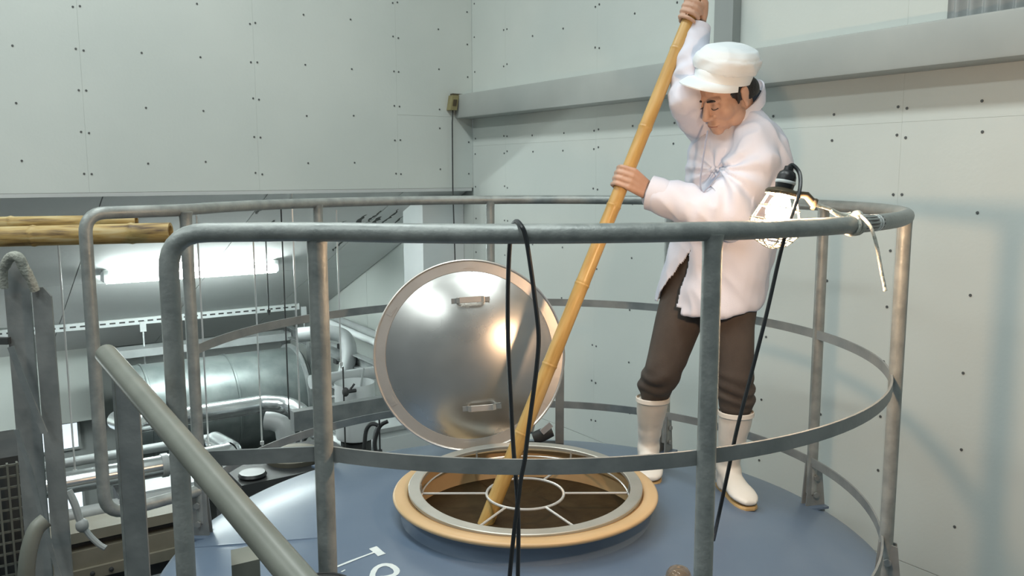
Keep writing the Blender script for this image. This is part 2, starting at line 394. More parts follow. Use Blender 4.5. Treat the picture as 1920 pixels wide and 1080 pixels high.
# ================================================================== TANK
S = 1.1
CX, CY = 0.0378449 * S, 2.44949 * S; RR = S
ZR, Z1, Z2 = -.1007 * S, -.5193 * S, -.94853 * S
def zdome(r): return -1.24 + .13 * (1 - (max(r - .38, 0) / .795) ** 2)
def circ(a, r=RR, z=0.): a = math.radians(a); return A(CX + r * math.cos(a), CY + r * math.sin(a), z)
tank = thing('blue_tank', (CX, CY, ZF), 'large round blue tank with an open manhole in its domed top', 'tank')
CT = A(CX, CY, 0)
prof = [(.375, -1.30), (.388, -1.30), (.392, -1.044), (.402, -1.044), (.404, -1.09), (.412, -1.105)] + [(r, zdome(r)) for r in np.linspace(.44, 1.10, 14)] + [(1.14, zdome(1.14)), (1.162, -1.243), (1.172, -1.256), (1.176, -1.28)]
mb = MB(); mb.lathe(prof, CT, seg=120); obj('domed_top', mb, 'blue', tank, sharp=50)
mb = MB(); mb.lathe([(1.176, -1.28), (1.176, -2.2), (1.176, -3.2), (1.176, ZF)], CT, seg=120); obj('shell', mb, 'blue', tank)
mb = MB(); mb.lathe([(.386, -1.30), (.386, -1.046), (.386, -1.034), (.392, -1.0285), (.428, -1.0285), (.434, -1.031), (.436, -1.036), (.434, -1.042), (.428, -1.046), (.396, -1.046)], CT, seg=96); obj('manhole_flange', mb, 'tan', tank, sharp=60)['label'] = 'tan manhole rim'
mb = MB(); mb.lathe([(.374, -1.24), (.382, -1.10), (.385, -1.0305)], CT, seg=96); mb.lathe([(.374, -1.24), (.374, -1.36)], CT, seg=96); obj('manhole_liner', mb, 'tan', tank)
# weld seam on the dome
mb = MB(); mb.tube([circ(a, r, zdome(r) + .0005) for a, r in zip(np.linspace(181, 196, 8), np.linspace(1.14, .62, 8))], .003, 6); obj('weld_seam', mb, 'blue', tank)
lq = MB(); lq.lathe([(.0005, -1.132), (.15, -1.132), (.30, -1.132), (.3805, -1.132)], CT, seg=64); tag(obj('soy_mash', lq, 'liquid'), 'dark brown mash filling the open manhole', 'mash', kind='stuff')
# hand painted letters on the dome (read from the left of the tank)
def deckpt(x, y):
    d = ray(x, y); lo, hi = -1.3, -1.0
    for _ in range(40):
        m_ = (lo + hi) / 2; q = d * (m_ / d[2]); r = math.hypot(q[0] - CX, q[1] - CY)
        if zdome(r) < m_: hi = m_
        else: lo = m_
    return q
def brush(mbx, pts, w):
    pts = [np.asarray(p, float) for p in pts]; k = len(pts); L1 = []; R1 = []
    for i, p in enumerate(pts):
        t = norm(pts[min(i + 1, k - 1)] - pts[max(i - 1, 0)]); sd = norm(np.cross(Z3, t)); ww = w[i] if hasattr(w, '__len__') else w
        ww *= random.uniform(.93, 1.05)
        for L, sg in ((L1, 1), (R1, -1)):
            q = p + sd * ww * sg; q[2] = zdome(math.hypot(q[0] - CX, q[1] - CY)) + .0012; L.append(q)
    mbx.add(L1 + R1, [(i, i + 1, k + i + 1, k + i) for i in range(k - 1)])
mb = MB()
a_, b_ = deckpt(699, 1027), deckpt(716, 1041); brush(mb, [a_ + (b_ - a_) * t for t in np.linspace(0, 1, 7)], .0125)
a_, b_ = deckpt(702, 1036), deckpt(632, 1063); brush(mb, [a_ + (b_ - a_) * t for t in np.linspace(0, 1, 9)], [.0045, .004, .004, .004, .0045, .005, .005, .005, .005])
lp = [deckpt(*q) for q in ((698, 1083), (699, 1076), (705, 1066), (717, 1060), (730, 1060), (741, 1066), (744, 1073), (738, 1079), (722, 1083), (704, 1084))]
brush(mb, smooth_path(lp, 5), .0085)
lp = [deckpt(*q) for q in ((700, 1083), (688, 1088), (676, 1098), (680, 1108), (700, 1106), (714, 1096), (722, 1083))]
brush(mb, smooth_path(lp, 5), .0085)
a_, b_ = deckpt(640, 1073), deckpt(647, 1069); brush(mb, [a_ + (b_ - a_) * t for t in np.linspace(0, 1, 4)], .003)
obj('painted_lettering', mb, 'lettering', tank)

# ------------------------------------------------------------------ strainer frame in the manhole
tilt = math.radians(1.9); TX = A(0, math.sin(tilt), math.cos(tilt)); TY = A(0, math.cos(tilt), -math.sin(tilt)) * 1.0
TAX = A(0, -math.sin(tilt), math.cos(tilt)); 
RC = A(CX, CY, -1.016)
strn = thing('strainer_frame', RC, 'round steel strainer frame with thin spokes set in the manhole', 'strainer')
mb = MB(); mb.lathe([(.346, -.006), (.346, .004), (.349, .006), (.382, .006), (.385, .004), (.385, -.006), (.346, -.006)], RC, TAX, seg=96); obj('ring', mb, 'ring', strn, sharp=30)
def sp(a, r, h): a = math.radians(a); yy = norm(np.cross(TAX, A(1, 0, 0))); return RC + r * (math.cos(a) * A(1, 0, 0) + math.sin(a) * yy) + TAX * h
HD = -.034
mb = MB(); mb.tube([sp(a, .128, HD) for a in range(0, 360, 6)], .0048, 8, closed=True); obj('inner_hoop', mb, 'rod', strn)
mb = MB(); mb.tube([sp(a, .343, HD) for a in range(0, 360, 5)], .0028, 6, closed=True); obj('outer_hoop', mb, 'rod', strn)
for a in (0, 60, 120, 180, 240, 300):
    mb = MB(); mb.tube([sp(a, .128, HD), sp(a, .340, HD)], .0042, 8); obj('spoke', mb, 'rod', strn)
    mb = MB(); mb.tube([sp(a, .344, HD - .004), sp(a, .347, -.002)], .0038, 8); obj('hanger', mb, 'ring', strn)

# ------------------------------------------------------------------ lid
LC = P(880, 665, 3.17); LN = norm(A(.03, -math.cos(math.radians(11)), math.sin(math.radians(11))))
LX = norm(np.cross(A(0, 0, 1), LN)); LX = -LX if LX[0] < 0 else LX
LYv = np.cross(LN, LX); LYv = LYv if LYv[2] > 0 else -LYv
lr = .366
lid = thing('manhole_lid', LC - LYv * lr, 'round domed stainless manhole lid propped upright behind the opening', 'lid')
bul = lambda r: .062 * (1 - (r / .32) ** 2)
mb = MB(); mb.lathe([(r, bul(r)) for r in np.linspace(.0005, .305, 22)] + [(.315, .003), (.322, .0005)], LC, LN, seg=96); mb.lathe([(.0005, -.006), (.322, -.006)], LC, LN, seg=96); obj('dish', mb, 'steel', lid, sharp=60)
mb = MB(); mb.lathe([(.3195, .0), (.3205, .0035), (.357, .0035), (.3585, .006), (.362, .008), (.3655, .006), (.367, 0), (.367, -.022), (.363, -.022), (.362, -.004), (.3195, -.004)], LC, LN, seg=96); obj('rim', mb, 'steel_rim', lid, sharp=35)
for a in (90, 30, -30, 150, 210, 270):
    t = math.radians(a); rad = math.cos(t) * LX + math.sin(t) * LYv; tan = -math.sin(t) * LX + math.cos(t) * LYv
    mb = MB(); c_ = LC + rad * .341 + LN * .0038
    mb.box(c_ + LN * .0006, (tan, rad, LN), (.021, .011, .0014)); mb.box(c_ + LN * .0016, (tan, rad, LN), (.009, .006, .0016))
    obj('rim_plate', mb, 'steel_rim', lid, smooth=False)
def lid_handle(px, py, ang):
    d = ray(px, py); t = ((LC + LN * .06) @ LN) / (d @ LN); c_ = d * t
    q = c_ - LC; r = math.hypot(q @ LX, q @ LYv); base = c_ + LN * (bul(r) - .06)
    hx = math.cos(ang) * LX + math.sin(ang) * LYv; hy = -math.sin(ang) * LX + math.cos(ang) * LYv
    h = MB(); pr_ = [(-.009, -.002), (.009, -.002), (.010, 0), (.009, .002), (-.009, .002), (-.010, 0)]
    path = [base - hx * .052 + LN * .0, base - hx * .050 + LN * .018, base - hx * .040 + LN * .030, base + hx * .040 + LN * .030, base + hx * .050 + LN * .018, base + hx * .052]
    rings = []
    for i, p in enumerate(path):
        a2 = path[max(i - 1, 0)]; b2 = path[min(i + 1, 5)]; tt = norm(b2 - a2); nn_ = norm(np.cross(tt, hy))
        rings.append([p + hy * u_ * 1.15 + nn_ * v_ for u_, v_ in pr_])
    h.loft(rings); hd = obj('handle', h, 'steel_rim', lid, sharp=25)
    for sg in (-1, 1):
        f_ = MB(); f_.box(base + hx * sg * .060 + LN * .002, (hx, hy, LN), (.013, .009, .0016)); obj('foot', f_, 'steel', hd, smooth=False)
lid_handle(882, 562, math.radians(3)); lid_handle(904, 765, math.radians(4))
# support bracket that holds the lid up
sb = P(1049, 822, 3.52); sb[2] = zdome(math.hypot(sb[0] - CX, sb[1] - CY))
lst = thing('lid_support', sb, 'dark grey steel bracket standing behind the right edge of the lid', 'bracket')
mb = MB(); mb.box(sb + A(0, 0, .20), (A(1, 0, 0), A(0, 1, 0), Z3), (.018, .012, .20)); obj('upright', mb, 'galv2', lst, smooth=False)
mb = MB(); mb.box(sb + A(-.06, -.06, .006), (A(1, 0, 0), A(0, 1, 0), Z3), (.075, .08, .006)); obj('base_plate', mb, 'dark', lst, smooth=False)
mb = MB(); mb.tube([sb + A(-.005, -.02, .33), sb + A(-.10, -.16, .22), sb + A(-.13, -.24, .13)], .011, 8); obj('arm', mb, 'galv2', lst)
mb = MB(); mb.lathe([(.026, -.04), (.028, 0), (.022, .045)], sb + A(-.075, -.05, .06), (1, 0, .4), seg=16, cap=True); obj('hinge', mb, 'dark', lst)
mb = MB(); mb.box(sb + A(-.060, -.085, .10), (norm(A(1, 0, .9)), A(0, 1, 0), norm(A(-.9, 0, 1))), (.026, .006, .012)); obj('latch', mb, 'rod', lst, smooth=False)

# ------------------------------------------------------------------ guardrail
gr = thing('guardrail', circ(0, 0, zdome(1.1)), 'round galvanised pipe guardrail around the top of the blue tank', 'guardrail')
RT_ = .0194
fe = circ(-113, RR, ZR)                    # front run leaves the circle here
fc = A(-.672, 1.647, ZR)                   # outer front corner
lc = A(-1.274, 2.528, ZR)                  # outer left corner
le = circ(177.2, RR, ZR)
arc = [circ(a, RR, ZR) for a in np.linspace(-110, 174, 120)]
fpath = [A(fc[0], fc[1], -1.75), A(fc[0], fc[1], -.5)] + round_corner(A(fc[0], fc[1], -.5), fc, fe, .075) + [fe + (fc - fe) * .45, fe + (fc - fe) * .15]
lbot = A(lc[0], lc[1], -1.055)
lend = circ(177.2, RR + .0, -1.055)
lpath = [le + (lc - le) * .12, le + (lc - le) * .5] + round_corner(le, lc, lbot, .062) + [A(lc[0], lc[1], -.5)] + round_corner(lc, lbot, lend, .075) + [lend]
mb = MB(); mb.tube(fpath + arc + lpath, RT_, 14, hint=(1, 0, 0)); obj('top_rail', mb, 'galv', gr, sharp=70)
def flat(a0, a1, z, h, nseg):
    m_ = MB(); m_.sweep([circ(a, RR - .012, z) for a in np.linspace(a0, a1, nseg)], [(-.003, -h), (.003, -h), (.003, h), (-.003, h)]); return m_
obj('middle_bar', flat(-113, 177.2, Z1, .0158, 110), 'galv2', gr, sharp=30)
obj('lower_bar', flat(-113, 177.2, Z2, .0158, 110), 'galv2', gr, sharp=30)
# short straight middle bars from the front post to the front corner and from the left post outwards
mb = MB(); a_ = circ(-113, RR - .012, Z1); b_ = A(fc[0] + .015, fc[1] + .01, Z1); mb.sweep([a_, b_], [(-.003, -.0158), (.003, -.0158), (.003, .0158), (-.003, .0158)]); obj('short_bar', mb, 'galv2', gr, smooth=False)
posts = [-113, -71.4, -20.2, 15.7, 55.2, 97.2, 138.5, 177.2]
for a in posts:
    top = circ(a, RR, ZR - .006); bot = circ(a, RR, zdome(1.1) + .05)
    mb = MB(); mb.tube([top, top + A(0, 0, -.012), top + A(0, 0, -.04), bot], [.024, .0205, RT_, RT_], 14); po = obj('post', mb, 'galv', gr, sharp=60)
    mb = MB(); t = math.radians(a); rad = A(math.cos(t), math.sin(t), 0); tan = A(-math.sin(t), math.cos(t), 0)
    f0 = circ(a, RR, zdome(1.1))
    for sg in (-1, 1):
        mb.add([f0 + tan * (.010 * sg) + rad * x_ + Z3 * z_ for x_, z_ in ((-.03, .001), (.055, -.045), (.03, .16), (-.018, .17))] + [f0 + tan * (.016 * sg) + rad * x_ + Z3 * z_ for x_, z_ in ((-.03, .001), (.055, -.045), (.03, .16), (-.018, .17))], [(0, 1, 2, 3), (4, 5, 6, 7), (0, 1, 5, 4), (1, 2, 6, 5), (2, 3, 7, 6), (3, 0, 4, 7)])
    fp = obj('foot_plate', mb, 'galv2', gr, smooth=False)
    for z_ in (.05, .115):
        m_ = MB(); m_.lathe([(.011, -.03), (.011, -.022), (.006, -.022), (.006, .022), (.011, .022), (.011, .03)], f0 + Z3 * z_ + rad * .004, tan, seg=6, cap=True); obj('bolt', m_, 'galv2', fp, smooth=False)
    mb = MB(); mb.box(f0 + Z3 * .003, (rad, tan, Z3), (.05, .04, .004)); obj('lug', mb, 'blue', gr, smooth=False)

# ------------------------------------------------------------------ the pole the man holds
PB0 = A(-.085, 2.69, -1.28); PT = P(1312, -14, 2.945)
pdir = norm(PT - P(931, 931, 2.665)); pole_lo = P(931, 931, 2.665) - pdir * .185
PLEN = np.linalg.norm(PT - pole_lo) + .05
pole_o = pole_lo
zs = []; rs = []
def pr_r(t): return .0262 - .0050 * t / PLEN
def pole_t(x, y): return min(np.linspace(0, PLEN, 900), key=lambda t: (lambda q: (960 + F_PX * (q @ RT) / (q @ FW) - x) ** 2 + (540 - F_PX * (q @ UP) / (q @ FW) - y) ** 2)(pole_lo + pdir * t))
nodes = [pole_t(*q) for q in ((1268, 92), (1207, 238), (1152, 385), (1093, 533), (1036, 685), (980, 812))]
tt_ = sorted(set([0, PLEN] + list(np.linspace(0, PLEN, 40)) + [n_ + d_ for n_ in nodes for d_ in (-.012, -.004, -.0015, .0015, .004, .012)]))
mb = MB(); pts = []; rads = []
for t in tt_:
    if t < 0 or t > PLEN: continue
    b_ = 0
    for n_ in nodes:
        d_ = t - n_
        b_ += .0026 * math.exp(-(d_ / .006) ** 2) - .0022 * math.exp(-((d_ - .002) / .002) ** 2)
    pts.append(A(0, 0, t)); rads.append(pr_r(t) + b_)
mb.tube(pts, rads, 18)
pole = obj('bamboo_pole', mb, 'bamboo', sharp=60, origin=A(0, 0, 0))
pole.rotation_mode = 'QUATERNION'; pole.rotation_quaternion = Vector(pdir).to_track_quat('Z', 'Y'); pole.location = pole_o
tag(pole, 'long yellow bamboo pole the man stirs the tank with', 'pole')
def on_pole(x, y):   # point of the pole axis seen nearest to a pixel
    best = min(np.linspace(0, PLEN, 600), key=lambda t: (lambda q: (960 + F_PX * (q @ RT) / (q @ FW) - x) ** 2 + (540 - F_PX * (q @ UP) / (q @ FW) - y) ** 2)(pole_lo + pdir * t))
    return pole_lo + pdir * best

# ================================================================== PERSON
def remesh(mb, voxel, it=4, fac=.5):
    me = bpy.data.meshes.new('tmp'); me.from_pydata([tuple(q) for q in mb.v], [], mb.f)
    bm = bmesh.new(); bm.from_mesh(me); bmesh.ops.recalc_face_normals(bm, faces=bm.faces); bm.to_mesh(me); bm.free()
    o = bpy.data.objects.new('tmp', me); COL.objects.link(o)
    r = o.modifiers.new('r', 'REMESH'); r.mode = 'VOXEL'; r.voxel_size = voxel
    if it: s = o.modifiers.new('s', 'SMOOTH'); s.iterations = it; s.factor = fac
    dg = bpy.context.evaluated_depsgraph_get(); dg.update(); ev = o.evaluated_get(dg); e = ev.to_mesh()
    n = len(e.vertices); v = np.empty(n * 3); e.vertices.foreach_get('co', v); nr = np.empty(n * 3); e.vertices.foreach_get('normal', nr)
    f = [tuple(p.vertices) for p in e.polygons]; ev.to_mesh_clear(); bpy.data.objects.remove(o); bpy.data.meshes.remove(me)
    out = MB(); out.v = v.reshape(-1, 3); out.f = f; out.mi = [0] * len(f); return out, nr.reshape(-1, 3)
def nz(p, s, seed=0.): return noise.noise(Vector((p[0] * s + seed, p[1] * s + seed * 1.7, p[2] * s - seed)))
FH = norm(A(-.80, -.60, 0)); LV = A(.60, -.80, 0)            # facing direction and the man's own left
lsh, rsh = P(1430, 258, 2.83), P(1320, 235, 3.07)
elL, wrL = P(1364, 402, 2.76), P(1218, 361, 2.85)
elR, wrR = P(1288, 180, 2.87), P(1306, 52, 2.955)
pel = P(1342, 505, 2.97); hipL, hipR = P(1374, 520, 2.90), P(1306, 515, 3.02)
knL, anL = P(1379, 705, 2.87), P(1364, 896, 2.96)
knR, anR = P(1243, 695, 2.99), P(1215, 862, 3.15)
neck = P(1383, 212, 2.93); chest = P(1383, 330, 2.95)
base_p = A((anL[0] + anR[0]) / 2, (anL[1] + anR[1]) / 2, zdome(.5) - .0)
man = thing('person', base_p, 'person in white coat, white cap and white boots stirring with a pole', 'person')
# ---- head frame
HY, HP = math.radians(210), math.radians(33)
HF = A(math.cos(HY) * math.cos(HP), math.sin(HY) * math.cos(HP), -math.sin(HP))
HU = A(math.cos(HY) * math.sin(HP), math.sin(HY) * math.sin(HP), math.cos(HP)); HR = np.cross(HF, HU)
_rl = math.radians(9); HR, HU = math.cos(_rl) * HR + math.sin(_rl) * HU, math.cos(_rl) * HU - math.sin(_rl) * HR
HC = P(1359, 174, 2.86); HS = 1.03
def hp(x, y, z): return HC + HS * (x * HR + y * HF + z * HU)
HAX = (HR, HF, HU)
def he(mbx, c, r, **k): mbx.ellipsoid(hp(*c), tuple(HS * q for q in r), HAX, **k)
B = MB()
he(B, (0, -.014, .035), (.075, .094, .083)); he(B, (0, .028, -.022), (.063, .064, .078)); he(B, (0, .034, -.062), (.051, .056, .044)); he(B, (0, .073, -.093), (.023, .018, .016))
for s in (-1, 1):
    he(B, (s * .030, .077, .022), (.027, .014, .009)); he(B, (s * .031, .0785, .001), (.0155, .012, .0105)); he(B, (s * .033, .050, -.030), (.031, .031, .034)); he(B, (s * .045, .02, -.07), (.018, .04, .028))
    he(B, (s * .077, -.004, -.006), (.008, .015, .027)); he(B, (s * .081, -.013, .004), (.006, .007, .019)); he(B, (s * .0125, .094, -.037), (.010, .011, .008)); he(B, (s * .079, .0, -.034), (.007, .008, .010))
B.capsule(hp(0, .086, .012), hp(0, .107, -.030), HS * .008, HS * .0125, 12); he(B, (0, .105, -.035), (.011, .012, .009))
he(B, (0, .0875, -.064), (.024, .010, .0055)); he(B, (0, .0855, -.074), (.020, .010, .006)); he(B, (0, .080, -.055), (.025, .012, .012)); he(B, (0, .082, -.084), (.02, .010, .009))
nb0 = hp(0, -.032, -.07)
B.capsule(nb0, neck + A(0, 0, -.02), .056, .062, 18); B.capsule(hp(0, -.03, -.02), nb0, .06, .056, 18)
# trunk and limbs under the clothes
B.capsule(neck + A(0, 0, -.03), chest, .06, .10, 18); B.capsule(chest, pel, .10, .10, 18)
B.capsule(lsh - LV * .03, neck + A(0, 0, -.06), .036, .05); B.capsule(rsh, neck + A(0, 0, -.06), .036, .05)
B.chain([lsh - LV * .03, elL, wrL], [.036, .034, .026]); B.chain([rsh, elR, wrR], [.036, .034, .026])
tpL = P(1380, 773, 2.90); tpR = P(1224, 747, 3.05)
loL, loR = [A(q[0], q[1], zdome(math.hypot(q[0] - CX, q[1] - CY)) + .15) for q in (anL, anR)]
B.chain([hipL, knL, tpL, loL], [.065, .042, .030, .020]); B.chain([hipR, knR + A(0, .01, 0), tpR, loR], [.065, .042, .030, .020]); B.capsule(hipL, pel, .08, .11); B.capsule(hipR, pel, .08, .11)
# ---- hands closed on the pole
def hand(pc, wrist, phis, order, tilt_, tw, lens):
    vd = norm(pc); e2 = norm(-vd - pdir * (-vd @ pdir)); e1 = np.cross(pdir, e2); e1 = e1 if e1[0] > 0 else -e1     # e1 to the right in view, e2 toward the viewer
    tpole = (pc - pole_lo) @ pdir; pr0 = pr_r(tpole) + .002
    kn = []
    for i in range(4):
        fr = (.0092, .0096, .0090, .0078)[i]; rr_ = pr0 + fr * .85
        hgt = (1.5 - i) * .0195 * order
        a0, a1 = phis; a1 = a0 + (a1 - a0) * lens[i]; n_ = 9; pts = []; rads = []
        for k in range(n_):
            t = k / (n_ - 1); a = math.radians(a0 + (a1 - a0) * t); bulge = 1.0 + .10 * math.exp(-((t - .38) / .10) ** 2) + .05 * math.exp(-((t - .72) / .08) ** 2)
            pts.append(pc + pdir * (hgt + tilt_ * t) + (rr_ * bulge + (.006 if k == 0 else 0)) * (math.cos(a) * e1 + math.sin(a) * e2)); rads.append(fr * (1.0 + (.12 if k == 0 else 0) - .16 * t))
        B.chain(pts, rads, 12); kn.append(pts[0])
    return kn, e1, e2, pr0
hl = on_pole(1181, 338)
kn, e1, e2, pr0 = hand(hl, wrL, (58, 268), 1, -.004, 0, (.95, 1.0, .97, .84))
for i, k_ in enumerate(kn): B.capsule(k_, wrL + pdir * (1.5 - i) * .009 + e2 * .006, .0105, .0165, 12)
mid = (hl + e1 * .03 + wrL) / 2; B.capsule(mid, wrL, .021, .024)
B.chain([wrL + pdir * .012 - e2 * .012, hl + e1 * (pr0 + .016) - e2 * .012 + pdir * .018, hl + e1 * .004 - e2 * (pr0 + .012) + pdir * .034, hl - e1 * (pr0 * .7) - e2 * (pr0 * .9) + pdir * .040], [.017, .0135, .0105, .0085])
hu = on_pole(1297, 22)
kn, e1, e2, pr0 = hand(hu, wrR, (232, 20), 1, -.010, 0, (1.0, 1.0, .97, .86))
for i, k_ in enumerate(kn): B.capsule(k_, wrR + pdir * (1.5 - i) * .008 - e2 * .008, .0105, .0165, 12)
B.capsule((hu - e2 * .028 + e1 * .012 + wrR) / 2, wrR, .022, .024)
B.chain([wrR + e1 * .010, hu + e1 * (pr0 + .016) - e2 * .006 + pdir * .012, hu + e1 * (pr0 + .008) + e2 * .016 + pdir * .036, hu + e1 * .004 + e2 * (pr0 + .008) + pdir * .052], [.018, .0135, .0105, .009])
bod, _ = remesh(B, .0034, 5, .5)
obj('body', bod, 'skin', man, sharp=180)
# face details
for s in (-1, 1):
    mb = MB(); mb.chain([hp(s * .014, .0925, .0215), hp(s * .030, .0925, .0255), hp(s * .046, .083, .0215)], [HS * .0034, HS * .0042, HS * .0024], 8); obj('eyebrow', mb, 'hair', man)
for s in (-1, 1):
    mb = MB(); mb.tube(smooth_path([hp(s * .0175, .0885, -.0035), hp(s * .025, .0918, -.0062), hp(s * .034, .0910, -.0060), hp(s * .0435, .0850, -.0025)], 5), HS * .0013, 6); obj('eyelashes', mb, 'hair', man)
mb = MB(); mb.tube(smooth_path([hp(-.021, .0895, -.0695), hp(-.01, .0962, -.0685), hp(0, .0975, -.0690), hp(.01, .0962, -.0685), hp(.021, .0895, -.0695)], 5), [HS * .0012] * 20 + [HS * .0008], 6); obj('lips', mb, 'lip', man)
# hair: back of the head, nape and sideburns, below the cap
H = MB(); he(H, (0, -.018, .032), (.0785, .0955, .086))
for s in (-1, 1): H.capsule(hp(s * .0735, .016, .012), hp(s * .0705, .024, -.018), HS * .008, HS * .0045, 10); he(H, (s * .060, -.055, -.015), (.018, .034, .040))
he(H, (0, -.078, -.02), (.05, .026, .05))
hm, _ = remesh(H, .004, 2)
def hkeep(cn_):
    q = cn_ - HC; x, y, z = (q @ HR) / HS, (q @ HF) / HS, (q @ HU) / HS
    if z > .060: return False
    return (y < .004 and z > -.035) or (abs(x) > .060 and y < .036 and z > -.03)
hm.f = [f for f in hm.f if hkeep(np.mean([hm.v[i] for i in f], axis=0))]; hm.mi = [0] * len(hm.f); obj('hair', hm, 'hair', man, sharp=180)
# ---- cap
_ct = math.radians(27); CF = math.cos(_ct) * HF + math.sin(_ct) * HU; CU = math.cos(_ct) * HU - math.sin(_ct) * HF
_cr = math.radians(13); CR = math.cos(_cr) * HR + math.sin(_cr) * CU; CU = math.cos(_cr) * CU - math.sin(_cr) * HR
CC = hp(0, -.008, .044)
def kp(x, y, z): return CC + HS * (x * CR + y * CF + z * CU)
def cring(z, rx, ry, cy, n=56, wob=0., seed=0.):
    out = []
    for q in np.linspace(0, 2 * math.pi, n, endpoint=False):
        w = 1 + wob * noise.noise(Vector((math.cos(q) * 2.2 + seed, math.sin(q) * 2.2, seed * .7)))
        out.append(kp(rx * w * math.cos(q), cy + ry * w * math.sin(q), z))
    return out
mb = MB(); mb.loft([cring(-.001, .0815, .0965, 0), cring(0, .0835, .0985, 0), cring(.018, .0845, .0995, 0), cring(.032, .0845, .0995, 0), cring(.034, .0825, .0975, 0)], cap=False)
capo = obj('cap', mb, 'cap', man, sharp=50)
K = MB(); K.loft([cring(.026, .082, .0965, 0), cring(.036, .088, .104, 0, wob=.06, seed=1), cring(.050, .093, .108, -.002, wob=.07, seed=2), cring(.068, .0935, .108, -.004, wob=.05, seed=3), cring(.085, .086, .099, -.008, wob=.05, seed=4), cring(.098, .074, .089, -.011, wob=.04, seed=5), cring(.106, .047, .058, -.013), cring(.1085, .013, .016, -.014)])
K, kn_ = remesh(K, .004, 4)
dv = np.array([(.0085 * (1 - abs(2 * nz(p, 11, 3.1))) * (1 if ((p - CC) @ CU) < HS * .075 else .5) if ((p - CC) @ CU) > HS * .032 else .0004) - .002 for p in K.v]); K.v = K.v + kn_ * dv[:, None]
obj('crown', K, 'cap', capo, sharp=180)
mb = MB(); top = []; n_ = 25
for a in np.linspace(-80, 80, n_):
    t = math.radians(a); x_ = math.sin(t); y_ = math.cos(t); ext = .072 * max(0, math.cos(math.radians(a * 90 / 80))) ** .6
    ins = (.083 * x_, .0975 * y_, .004); out = (.083 * x_ * 1.05, .0975 * y_ + ext, .000 - ext * .10 - .014 * x_ * x_)
    midp = tuple((p + q) / 2 + (0, 0, .004)[i] for i, (p, q) in enumerate(zip(ins, out)))
    top.append([kp(*ins), kp(*midp), kp(*out), kp(out[0], out[1], out[2] - .0035), kp(midp[0], midp[1], midp[2] - .0045), kp(ins[0], ins[1], ins[2] - .004)])
mb.loft(top); obj('brim', mb, 'cap', capo, sharp=60)
# ---- coat
def ring(c, a, b, tilt_=0., n=30, lat=LV, fr=FH):
    return [c + a * math.cos(q) * lat + b * math.sin(q) * fr + Z3 * tilt_ * math.sin(q) for q in np.linspace(0, 2 * math.pi, n, endpoint=False)]
Ct = MB()
Ct.loft([ring(P(1386, 226, 2.94), .085, .075, -.03), ring(P(1384, 244, 2.945), .135, .098, -.03), ring(P(1382, 268, 2.95), .182, .120, -.02), ring(P(1382, 310, 2.955), .197, .132), ring(P(1381, 350, 2.955), .195, .134), ring(P(1372, 400, 2.96), .188, .134), ring(P(1357, 445, 2.965), .192, .140), ring(P(1343, 490, 2.97), .196, .147), ring(P(1334, 530, 2.97), .198, .152, -.008), ring(P(1329, 560, 2.97), .198, .155, -.016), ring(P(1327, 572, 2.97), .196, .154, -.02)])
Ct.chain([lsh + LV * -.03 + A(0, 0, -.015), lsh + (elL - lsh) * .3, lsh + (elL - lsh) * .75 + A(0, 0, -.012), elL + A(.006, 0, -.012), elL + (wrL - elL) * .35 + A(0, 0, -.014), elL + (wrL - elL) * .72 + A(0, 0, -.006), wrL + (elL - wrL) * .10], [.083, .080, .074, .071, .068, .062, .056], 20)
Ct.chain([rsh + LV * .02, rsh + (elR - rsh) * .5 + A(0, 0, -.012), elR + A(-.004, 0, -.012), elR + (wrR - elR) * .4 + A(-.004, 0, 0), wrR + (elR - wrR) * .16], [.074, .062, .055, .050, .043], 20)
Ct.capsule(lsh + LV * -.02, P(1392, 222, 2.93), .066, .06, 18); Ct.capsule(rsh, P(1374, 222, 2.95), .064, .06, 18)
cm, cn = remesh(Ct, .0062, 7, .5)
axv = pel - A(0, 0, 0); V = cm.v; disp = np.zeros(len(V))
armL0, armL1 = lsh, elL
und = P(1348, 318, 2.82)                                       # pull point under the near arm
for i, p in enumerate(V):
    q = p - und; u_ = q @ norm(A(.62, .1, .78)); w_ = q @ norm(A(.78, 0, -.62)); r_ = np.linalg.norm(q)
    d = 0.
    ang = math.atan2(q @ Z3, q @ A(1, 0, 0)); fan = math.sin(ang * 9 + 1.2 * nz(p, 6, 2.)) * math.exp(-(r_ / .16) ** 2) * min(1, r_ / .03)
    d += .010 * fan
    d += .013 * nz(A(p[0] * 1.0 + p[2] * .3, p[1], p[2] * .35), 10, 5.) + .006 * (1 - abs(2 * nz(A(p[0] + p[2] * .5, p[1], p[2] * .6), 15, 9.)))
    if p[2] < und[2] - .05 and (p - pel) @ FH > -.2: d += .0050 * math.sin(((p - pel) @ LV) * 42 + (p[2] - pel[2]) * 16 + 3 * nz(p, 5, 3.)) * min(1, (und[2] - .05 - p[2]) / .15) * (.5 + abs(nz(p, 6, 1.)) * 1.5)
    for a_, b_ in ((elL, wrL), (elR, wrR)):
        ab = b_ - a_; t = ((p - a_) @ ab) / (ab @ ab); dist = np.linalg.norm(p - (a_ + ab * min(max(t, 0), 1)))
        if -.25 < t < 1.1 and dist < .11: d += .0042 * math.sin(t * 22 + 5.0 * nz(p, 7, 4.) + 2 * (p - a_) @ norm(np.cross(ab, A(0, 1, 0))) / .06) * (1 - .4 * t) * (.35 + .9 * abs(nz(p, 8, 8.)) * 2)
    disp[i] = d
V = V + cn * disp[:, None]; cm.v = V
